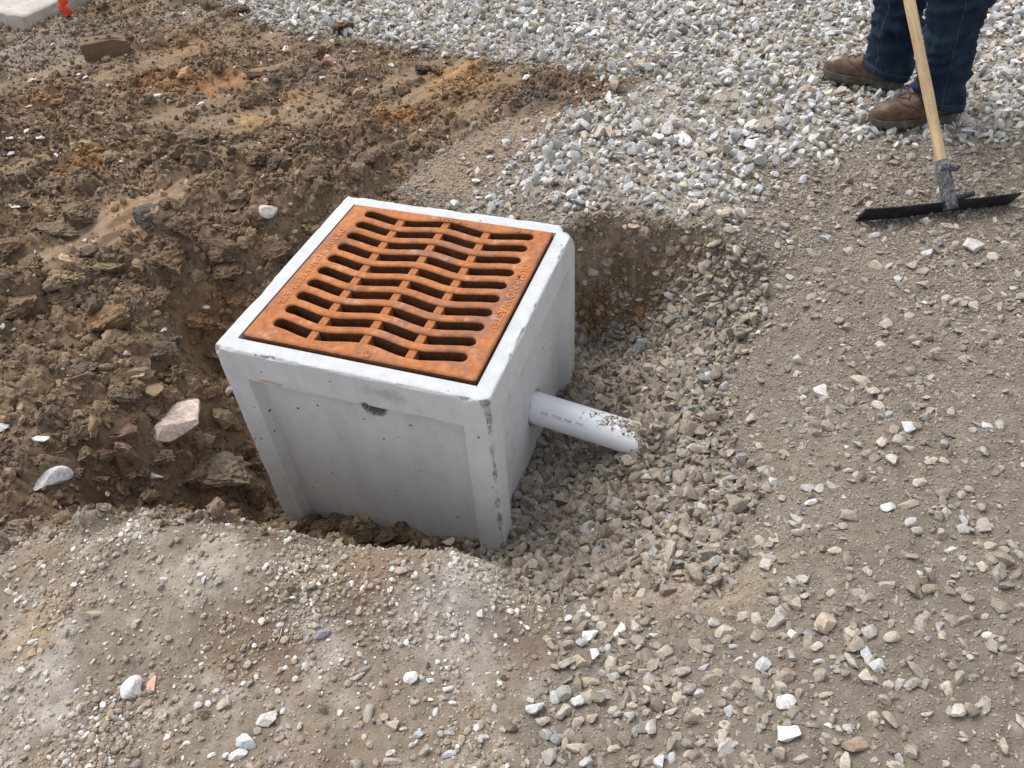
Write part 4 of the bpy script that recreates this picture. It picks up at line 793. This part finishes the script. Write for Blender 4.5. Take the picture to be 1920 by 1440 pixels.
def where(group, x, y):
    if 'slope' in group: return 'close to the rake' if y < 620 else ('by the trench edge' if x < 1530 else ('in the middle of the dusty slope' if y < 880 else 'low on the dusty slope'))
    if 'heart' in group: return 'by the big flat tan stone' if y < 1225 and x < 1580 else ('by the blue-grey pair of stones' if y < 1300 and x < 1700 else ('by the lone rounded brown stone' if y < 1260 else ('by the brown stone with grey face' if x < 1700 else 'on the outer dust')))
    if 'of the corner pile' in group: return 'at the head of the loose pile' if y < 1215 else ('in the middle of the loose pile' if y < 1320 else 'at the tail of the loose pile')
    if 'beside the corner' in group: return 'just above the tail stones' if y > 1350 else ('between the loose pile and the heart-shaped stone' if x < 1320 else 'next to the heart-shaped stone')
    if 'trench' in group: return 'on the trench side behind the pipe' if y < 760 else ('at the corner of the basin' if x < 1090 else 'on the trench floor before the pipe')
    if 'clods in' in group: return 'on the far soil' if y < 345 else ('by the smeared clay strip' if y < 530 and x < 380 else ('close to the left wall of the basin' if x > 370 else ('on the left heap' if y < 680 else 'around the flat pinkish rock')))
    if 'chips' in group: return 'near the cored brick' if y < 215 and x < 400 else ('near the crushed stone border' if y < 215 else 'near the left heap')
    if 'near bank' in group: return 'by the bright white lumpy stone' if x > 780 and y < 1345 else ('by the pointed wedge stone' if x > 560 and y > 1220 else ('near the large blue-white rock' if y > 1300 else 'on the crown of the near bank'))
    return ''
# named ones
for a in [
 (325,787,124,80,(.60,.49,.41),'rock','large flat pinkish rock with soil smears in the left bank','rock'),
 (288,727,56,56,(.24,.17,.11),'rock','brown upright rock just above the flat pinkish rock','rock'),
 (262,703,28,18,(.40,.32,.24),'rock','small tan rock touching the brown upright rock','rock'),
 (243,805,44,50,(.22,.14,.10),'rock','dull reddish brown rock left of the flat pinkish rock','rock'),
 (105,893,74,56,(.47,.46,.46),'rock','rounded grey rock half sunk at the foot of the left bank','rock'),
 (72,822,50,24,WH,'rock','flaky white rock on the left bank above the rounded grey rock','rock'),
 (5,800,26,28,WH,'rock','white chunk at the outer end of the left bank','rock'),
 (283,894,50,12,WH,'rock','thin white sliver of stone in the soil below the pinkish rock','rock'),
 (345,960,24,13,CRM,'rock','small cream stone on the lip of the near bank','rock'),
 (505,395,32,32,(.50,.46,.41),'rock','dirty whitish rock in the dark soil beside a flat brown slab','rock'),
 (445,383,52,22,(.20,.145,.095),'rock','flat tapering brown slab stuck in the dark soil','rock'),
 (427,735,30,20,(.55,.50,.44),'rock','pale stone wedged against the left edge of the concrete basin','rock'),
 (237,660,16,13,WH,'rock','small pale leaf-shaped stone in the left bank','rock'),
 (27,618,20,15,(.52,.5,.46),'rock','dirty white stone on the left heap below the yellowish clods','rock'),
 (23,387,30,12,WH,'rock','white flat stone at the outer end of the left heap','rock'),
 (250,1282,44,54,(.66,.64,.60),'rock','crumbly white chunk beside a pink flake on the near bank','rock'),
 (287,1280,22,32,(.60,.36,.27),'rock','small pink flake beside the crumbly white chunk','rock'),
 (422,1315,28,36,(.44,.37,.29),'rock','angular tan-grey stone on the near bank','rock'),
 (465,1380,48,58,(.58,.60,.61),'rock','large blue-white rock on the near bank','rock'),
 (447,1412,34,24,WH,'rock','white stone touching the large blue-white rock','rock'),
 (502,1342,40,50,(.58,.55,.50),'rock','pale three-cornered rock above the large blue-white rock','rock'),
 (690,1330,24,56,(.40,.35,.29),'rock','pointed wedge-shaped stone standing out of the near bank','rock'),
 (606,1184,34,28,(.27,.25,.27),'rock','dark purplish grey rock on the near bank','rock'),
 (771,1265,26,34,(.74,.73,.70),'rock','bright white lumpy stone on the near bank','rock'),
 (672,1267,30,19,(.40,.37,.33),'rock','grey flat stone with a small round stone behind it','rock'),
 (687,1252,18,14,(.33,.31,.28),'rock','small round grey stone behind the grey flat stone','rock'),
 (175,1150,38,13,(.48,.38,.27),'rock','long thin tan stone on the near bank','rock'),
 (62,1222,18,17,(.45,.36,.25),'rock','small round tan pebble on the outer part of the near bank','rock'),
 (492,1162,15,20,CRM,'rock','smooth cream pebble near the dark purplish rock','rock'),
 (1472,1312,46,42,(.64,.62,.59),'rock','heart-shaped speckled white stone on the tan gravel','rock'),
 (1477,1372,54,36,(.70,.68,.64),'rock','oblong white rock just below the heart-shaped stone','rock'),
 (1600,1392,50,42,(.33,.25,.18),'rock','large smooth brown stone with a grey lower face','rock'),
 (1554,1357,20,30,(.62,.58,.52),'rock','small upright white oblong stone beside the brown stone','rock'),
 (1545,1162,40,44,(.40,.33,.25),'rock','large flat tan stone at the head of the stone cluster','rock'),
 (1742,1100,38,32,(.34,.27,.20),'rock','rounded brown stone standing alone on the dust','rock'),
 (1621,1220,30,34,(.46,.49,.49),'rock','blue-grey stone touching a speckled one','rock'),
 (1642,1245,28,28,(.54,.55,.55),'rock','speckled light grey stone touching the blue-grey one','rock'),
 (1470,1260,34,44,(.33,.27,.20),'rock','flat brown stone just above the heart-shaped white one','rock'),
 (1106,1187,30,40,WH,'rock','tall chalky white stone heading the corner pile','rock'),
 (1160,1180,26,36,WH,'rock','second chalky white stone, apart from the corner pile','rock'),
 (1087,1235,48,33,(.42,.34,.25),'rock','wide flat tan rock in the corner pile','rock'),
 (1135,1300,44,28,(.32,.30,.26),'rock','dark oval pitted stone in the corner pile','rock'),
 (1102,1276,42,22,(.40,.33,.25),'rock','long rounded tan stone lying above the dark oval one','rock'),
 (1112,988,24,34,(.66,.65,.63),'rock','white stone on the brown gravel in the trench','rock'),
 (1536,733,30,26,(.62,.58,.54),'rock','pale pinkish white stone alone on the dusty slope','rock'),
 (1700,945,46,24,(.42,.36,.28),'rock','long flat tan stone on the dusty slope','rock'),
 (1548,447,30,26,(.42,.41,.39),'rock','rounded grey stone below the rake blade end','rock'),
 (1192,422,30,18,(.40,.33,.26),'rock','smooth oval tan stone on the lip of the pit','rock'),
]: place(*a)
for a in [(648,52,38,32,'dark soil clod resting on the pale crushed stone'),(588,100,42,34,'round brown soil clod at the border of the pale crushed stone'),(455,18,30,22,'dark soil clod on the far tip of the pale crushed stone'),(795,132,38,20,'flat blackish clod beside the ochre soil patch')]:
    place(a[0], a[1], a[2], a[3], (.125,.085,.05) if a[0] != 795 else (.07,.055,.045), 'soil_clod', a[4], 'clod', None, True, None, None, .2)
place(418,882,104,74,(.16,.125,.09),'soil_clod','large crumbly grey-brown clod at the front left of the basin','clod',None,True,1,None,.25)
for a in [(160,400,40,46,(.13,.095,.062)),(112,430,64,24,(.17,.125,.08)),(282,407,48,32,(.085,.075,.065)),(212,502,66,32,(.165,.12,.072)),(47,572,78,48,(.19,.135,.08)),(200,607,86,52,(.18,.115,.062)),(327,495,62,50,(.135,.09,.052)),(430,510,52,46,(.13,.085,.05)),
 (127,520,52,36,(.22,.16,.09)),(107,557,46,30,(.17,.125,.07)),(135,575,36,30,(.15,.11,.065)),(300,662,62,42,(.13,.095,.065)),(412,470,60,36,(.13,.088,.052)),(170,475,32,22,(.12,.095,.075)),(345,430,50,40,(.12,.08,.05)),(60,500,50,34,(.15,.1,.06)),(380,600,56,44,(.14,.085,.045)),(455,560,46,36,(.14,.085,.045)),(520,470,46,34,(.12,.08,.05)),(590,330,44,34,(.12,.085,.055)),
 (480,300,40,30,(.12,.08,.05)),(370,260,48,34,(.14,.1,.065)),(520,310,36,26,(.09,.07,.055)),(690,300,36,26,(.13,.09,.06)),(300,560,44,30,(.14,.1,.065)),(20,460,40,28,(.15,.1,.06)),(390,820,44,36,(.13,.09,.06)),(300,860,52,36,(.14,.1,.068)),(210,850,40,30,(.15,.1,.065)),(355,900,46,34,(.12,.085,.058)),(460,850,40,36,(.12,.078,.045)),(440,800,38,30,(.14,.085,.045)),(240,740,44,36,(.13,.095,.068)),(160,690,46,28,(.13,.1,.075)),(480,930,40,30,(.1,.068,.042)),(400,740,36,28,(.13,.08,.045)),(330,640,40,28,(.13,.1,.075)),(410,665,44,32,(.12,.08,.048))]:
    place(a[0], a[1], a[2], a[3], a[4], 'soil_clod', look(a[2]*.7, a[3]*.7, [x_*1.6 for x_ in a[4]]) + ' clod ' + where('clods in', a[0], a[1]), 'clod', 'clods in the dug soil', True, None, None, .15)
for a in [(585,978,40,30),(618,985,44,32),(655,992,38,30),(690,1000,44,32),(725,1002,40,30),(755,1008,36,26),(560,970,36,26),(640,975,30,22)]:
    place(*a, (.105, .072, .045), 'soil_clod', look(a[2]*.7, a[3]*.7, (.17, .11, .07)) + ' moist clod at the foot of the front wall of the basin', 'clod', 'clods against the front of the basin', True, None, None, .2)
def many(rows, name, label, cat, group):
    for r in rows: place(*r, name, look(r[2], r[3], r[4]) + ' ' + (label.split(' ')[0] + ' ' + where(group, r[0], r[1]) if where(group, r[0], r[1]) else label), cat, group)
many([(1066,1160,20,18,WH),(1115,1225,20,24,WH),(1082,1312,26,34,WH),(1067,1180,26,26,TN),(1062,1242,32,24,(.36,.33,.28)),(1065,1206,24,22,(.38,.35,.30)),(1145,1242,28,32,TN),(1104,1304,24,34,TN),(1057,1297,30,42,(.36,.35,.32)),(1004,1327,36,34,WG),(1055,1334,30,28,(.42,.39,.33)),(1025,1375,28,26,(.47,.46,.44)),(1030,1417,32,36,(.34,.32,.29)),(1045,1385,28,26,DK),(1060,1392,20,34,TB),(1075,1402,32,18,TN),(1099,1427,28,30,GY_),(1140,1190,24,26,TB),(1120,1160,22,18,TN),(1090,1148,18,16,WG),(1040,1305,24,30,GY_),(1018,1352,28,20,TN),(1085,1350,20,22,TN),(1110,1345,22,30,TB),(1170,1255,24,20,TN),(1130,1262,20,16,GY_),(1150,1270,28,20,(.38,.36,.33)),(1090,1205,22,20,GY_),(1140,1215,20,24,GY_),(1165,1205,20,16,TN)],
 'gravel_stone', 'stone of the loose pile at the near bank edge', 'stone', 'stones of the corner pile')
many([(1244,1220,36,36,(.42,.37,.29)),(1225,1190,26,20,WG),(1355,1181,34,28,TN),(1394,1150,26,36,TN),(1417,1157,26,26,TN),(1271,1302,26,36,TN),(1280,1255,28,24,(.45,.40,.36)),(1259,1332,28,18,(.5,.43,.36)),(1237,1320,22,14,BL),(1310,1332,36,24,TN),(1367,1330,22,26,GY_),(1360,1357,24,28,TN),(1260,1417,22,30,GY_),(1235,1425,24,28,WG),(1312,1391,24,18,TN),(1410,1275,30,22,TN),(1390,1292,16,30,TB),(1402,1327,20,34,TB),(1362,1292,16,14,BL),(1310,1295,24,16,GY_),(1210,1257,28,20,TB),(1385,1235,26,14,WH),(1330,1225,24,18,TB),(1200,1200,22,28,GY_),(1255,1275,18,16,TN),(1185,1320,20,18,TN),(1150,1330,28,22,(.45,.4,.33)),(1180,1340,26,18,GY_),(1290,1410,26,20,TN),(1400,1415,26,20,TN),(1430,1240,28,36,GY_),(1375,1210,18,18,GY_),(1345,1260,28,20,TB),(1150,1400,24,20,TN),(1190,1420,26,20,TB),(1320,1250,22,16,GY_)],
 'gravel_stone', 'stone on the dust beside the loose pile', 'stone', 'stones beside the corner pile')
many([(1452,1162,34,36,(.42,.38,.33)),(1485,1185,22,22,WH),(1515,1185,28,20,DK),(1597,1182,26,30,TN),(1670,1192,40,26,TN),(1620,1267,28,28,TN),(1529,1210,28,24,(.52,.46,.40)),(1535,1237,28,18,WG),(1590,1361,22,20,GY_),(1547,1300,26,20,TN),(1765,1189,18,20,TN),(1775,1287,22,40,TN),(1636,1340,22,26,TN),(1739,1337,30,16,(.45,.4,.33)),(1827,1325,26,14,(.45,.4,.33)),(1687,1417,18,24,GY_),(1912,1347,20,34,TN),(1675,1432,34,20,TN),(1845,1154,22,12,TN),(1490,1130,26,26,TB),(1510,1115,22,20,TN),(1448,1120,24,22,TN),(1560,1110,22,20,TN),(1562,1230,16,18,TN),(1910,1250,20,20,TN),(1880,1215,22,14,TN),(1800,1105,18,14,TN),(1570,1415,24,22,TB),(1500,1420,30,20,TN),(1470,1190,24,18,TB),(1620,1120,22,18,(.45,.38,.3))],
 'gravel_stone', 'stone near the heart-shaped white one', 'stone', 'stones round the heart-shaped one')
many([(1612,711,36,24,TN),(1637,733,28,26,TN),(1701,801,28,28,WG),(1653,826,24,30,TN),(1703,840,30,20,(.45,.4,.33)),(1664,948,28,24,WG),(1520,940,26,20,WG),(1851,797,30,14,WG),(1721,902,26,24,TN),(1744,863,24,18,TN),(1738,474,26,22,WG),(1480,454,16,14,WG),(1643,497,30,24,TN),(1820,458,40,30,(.5,.47,.43)),(1777,423,28,16,TN),(1773,559,26,14,TN),(1822,573,24,18,TN),(1659,606,26,30,TN),(1730,532,30,20,TN),(1683,520,16,18,BL),(1733,567,14,14,WH),(1425,835,22,18,TN),(1430,880,24,20,GY_),(1450,900,20,24,WG),(1505,745,14,12,WH),(1780,1030,26,14,WG),(1856,1020,30,18,TN),(1840,1060,20,26,TN),(1565,1030,26,18,TN),(1580,985,22,20,TN),(1450,1010,22,20,TN),(1380,1020,18,16,WG),(1590,880,24,16,GY_),(1495,700,18,14,TN),(1900,540,22,14,WG),(1860,480,28,18,TN),(1590,470,22,18,TN),(1640,440,18,14,GY_)],
 'gravel_stone', 'stone on the dusty slope below the rake', 'stone', 'stones on the dusty slope')
many([(1277,622,26,26,(.34,.29,.23)),(1275,660,20,24,WG),(1320,617,30,22,(.33,.28,.22)),(1220,595,24,15,WG),(1372,482,34,18,(.40,.35,.29)),(1395,488,24,20,TN),(1147,918,22,20,(.42,.41,.39)),(1200,905,26,26,(.36,.31,.25)),(1060,905,22,20,WG),(1200,1078,26,26,WG),(1225,1092,18,12,WG),(1170,1083,24,22,TN),(1140,1040,22,26,GY_),(1135,1043,14,16,WG),(1265,1060,22,20,WG),(1040,850,20,20,GY_),(1015,960,30,26,TB),(990,985,14,22,WG),(1060,995,24,20,GY_),(1245,985,26,24,TB),(1290,1000,22,24,TN),(1255,940,22,20,TN),(1250,690,22,20,TB),(1330,700,20,18,WG),(1200,560,18,16,WG),(1290,560,24,14,BL)],
 'gravel_stone', 'stone in the trench round the pipe', 'stone', 'gravel stones in the trench')
many([(987,144,14,16,WH),(1069,128,12,12,WH),(1173,136,14,11,WH),(950,267,18,18,WG),(897,319,15,17,WG),(919,295,18,16,WG),(929,207,12,10,WG),(879,103,13,9,WH),(892,340,20,14,WG),(922,370,17,18,BL),(1127,139,10,8,WH),(1114,161,9,8,WG),(985,262,14,11,WG),(1000,268,12,12,WG),(955,312,14,14,WG),(1291,432,14,13,WH),(1325,426,17,14,WG)],
 'gravel_stone', 'stone on the smooth clay behind the basin', 'stone', 'stray stones on the smooth clay')
many([(297,180,12,10,WH),(316,190,9,8,WH),(51,246,11,10,WH),(20,259,13,12,WH),(22,288,14,11,WH),(109,290,12,10,WH),(78,258,20,9,WH),(177,281,18,10,WG),(160,145,8,8,WH),(610,250,13,12,WH),(536,91,14,9,WH),(665,97,10,9,WH),(625,77,10,8,WH),(93,143,8,7,WH),(605,146,10,7,WH),(137,239,11,8,WH),(56,199,13,7,WH),(627,117,8,8,WH),(303,310,7,6,WH),(160,450,11,9,WH),(377,195,18,12,WG),(735,122,14,13,WH),(307,617,10,14,WH),(110,582,9,8,CRM),(63,150,18,12,CRM),(205,160,9,8,WG),(500,150,10,8,WG),(442,126,10,8,WG)],
 'white_chip', 'chip on the dug brown soil', 'stone', 'white chips on the brown soil')
many([(841,1290,20,17,WH),(830,1307,24,15,TN),(807,1275,18,11,WH),(805,1310,17,11,WH),(817,1332,14,24,WG),(737,1357,26,20,(.42,.36,.29)),(757,1365,18,14,TN),(672,1361,22,15,GY_),(783,1375,22,20,GY_),(843,1372,20,20,GY_),(865,1385,18,22,TB),(905,1380,26,18,GY_),(737,1425,34,20,TN),(842,1412,28,20,WG),(796,1405,24,26,TB),(667,1430,28,24,(.45,.4,.35)),(730,1410,16,18,GY_),(372,1320,18,18,GY_),(397,1415,20,12,WH),(317,1377,14,20,WH),(185,1357,14,15,WH),(207,1420,18,34,WG),(350,1392,13,10,WH),(342,1116,10,11,WH),(422,1153,12,11,WH),(243,1383,13,13,CRM),(60,1350,16,12,CRM),(200,1205,11,12,WH),(175,1240,10,10,CRM),(537,1250,14,12,WH),(590,1250,8,9,WH),(820,1240,12,12,WH),(835,1238,10,10,WH),(900,1150,16,16,WG),(862,1170,12,12,WG),(750,1160,16,9,WH),(205,1345,14,11,CRM),(88,1345,18,12,PK),(683,1380,14,12,PK),(540,1230,10,10,WH),(915,1262,10,8,WH),(640,1235,8,10,WH),(580,1325,9,9,WH),(535,1415,10,11,WH),(62,1080,14,18,(.3,.25,.2)),(750,1068,28,20,TB),(445,1022,14,8,CRM)],
 'pebble', 'pebble on the pale near bank', 'pebble', 'pebbles on the near bank')
print('singles', cnt[0])
# straws and rootlets
g = NT('dry_straw', .8); g.base((.50, .43, .32)); M_STRAW = g.m
for a, b, lab in (((1112, 470), (1137, 438), 'short dry straw sticking out of the pit wall behind the basin'), ((515, 1215), (530, 1180), 'short dry rootlet lying on the near bank'), ((930, 1105), (1010, 1078), 'thin pale root on the edge of the near bank')):
    p0_, p1_ = hit(*a), hit(*b); md_ = (p0_ + p1_)/2 + np.array([.004, .003, .008]); o = from_bm('straw', tube([tuple(p0_ + np.array([0, 0, .001])), tuple(md_), tuple(p1_ + np.array([0, 0, .006]))], [.0011, .0013, .0009], 6), M_STRAW); tag(o, lab, 'straw')
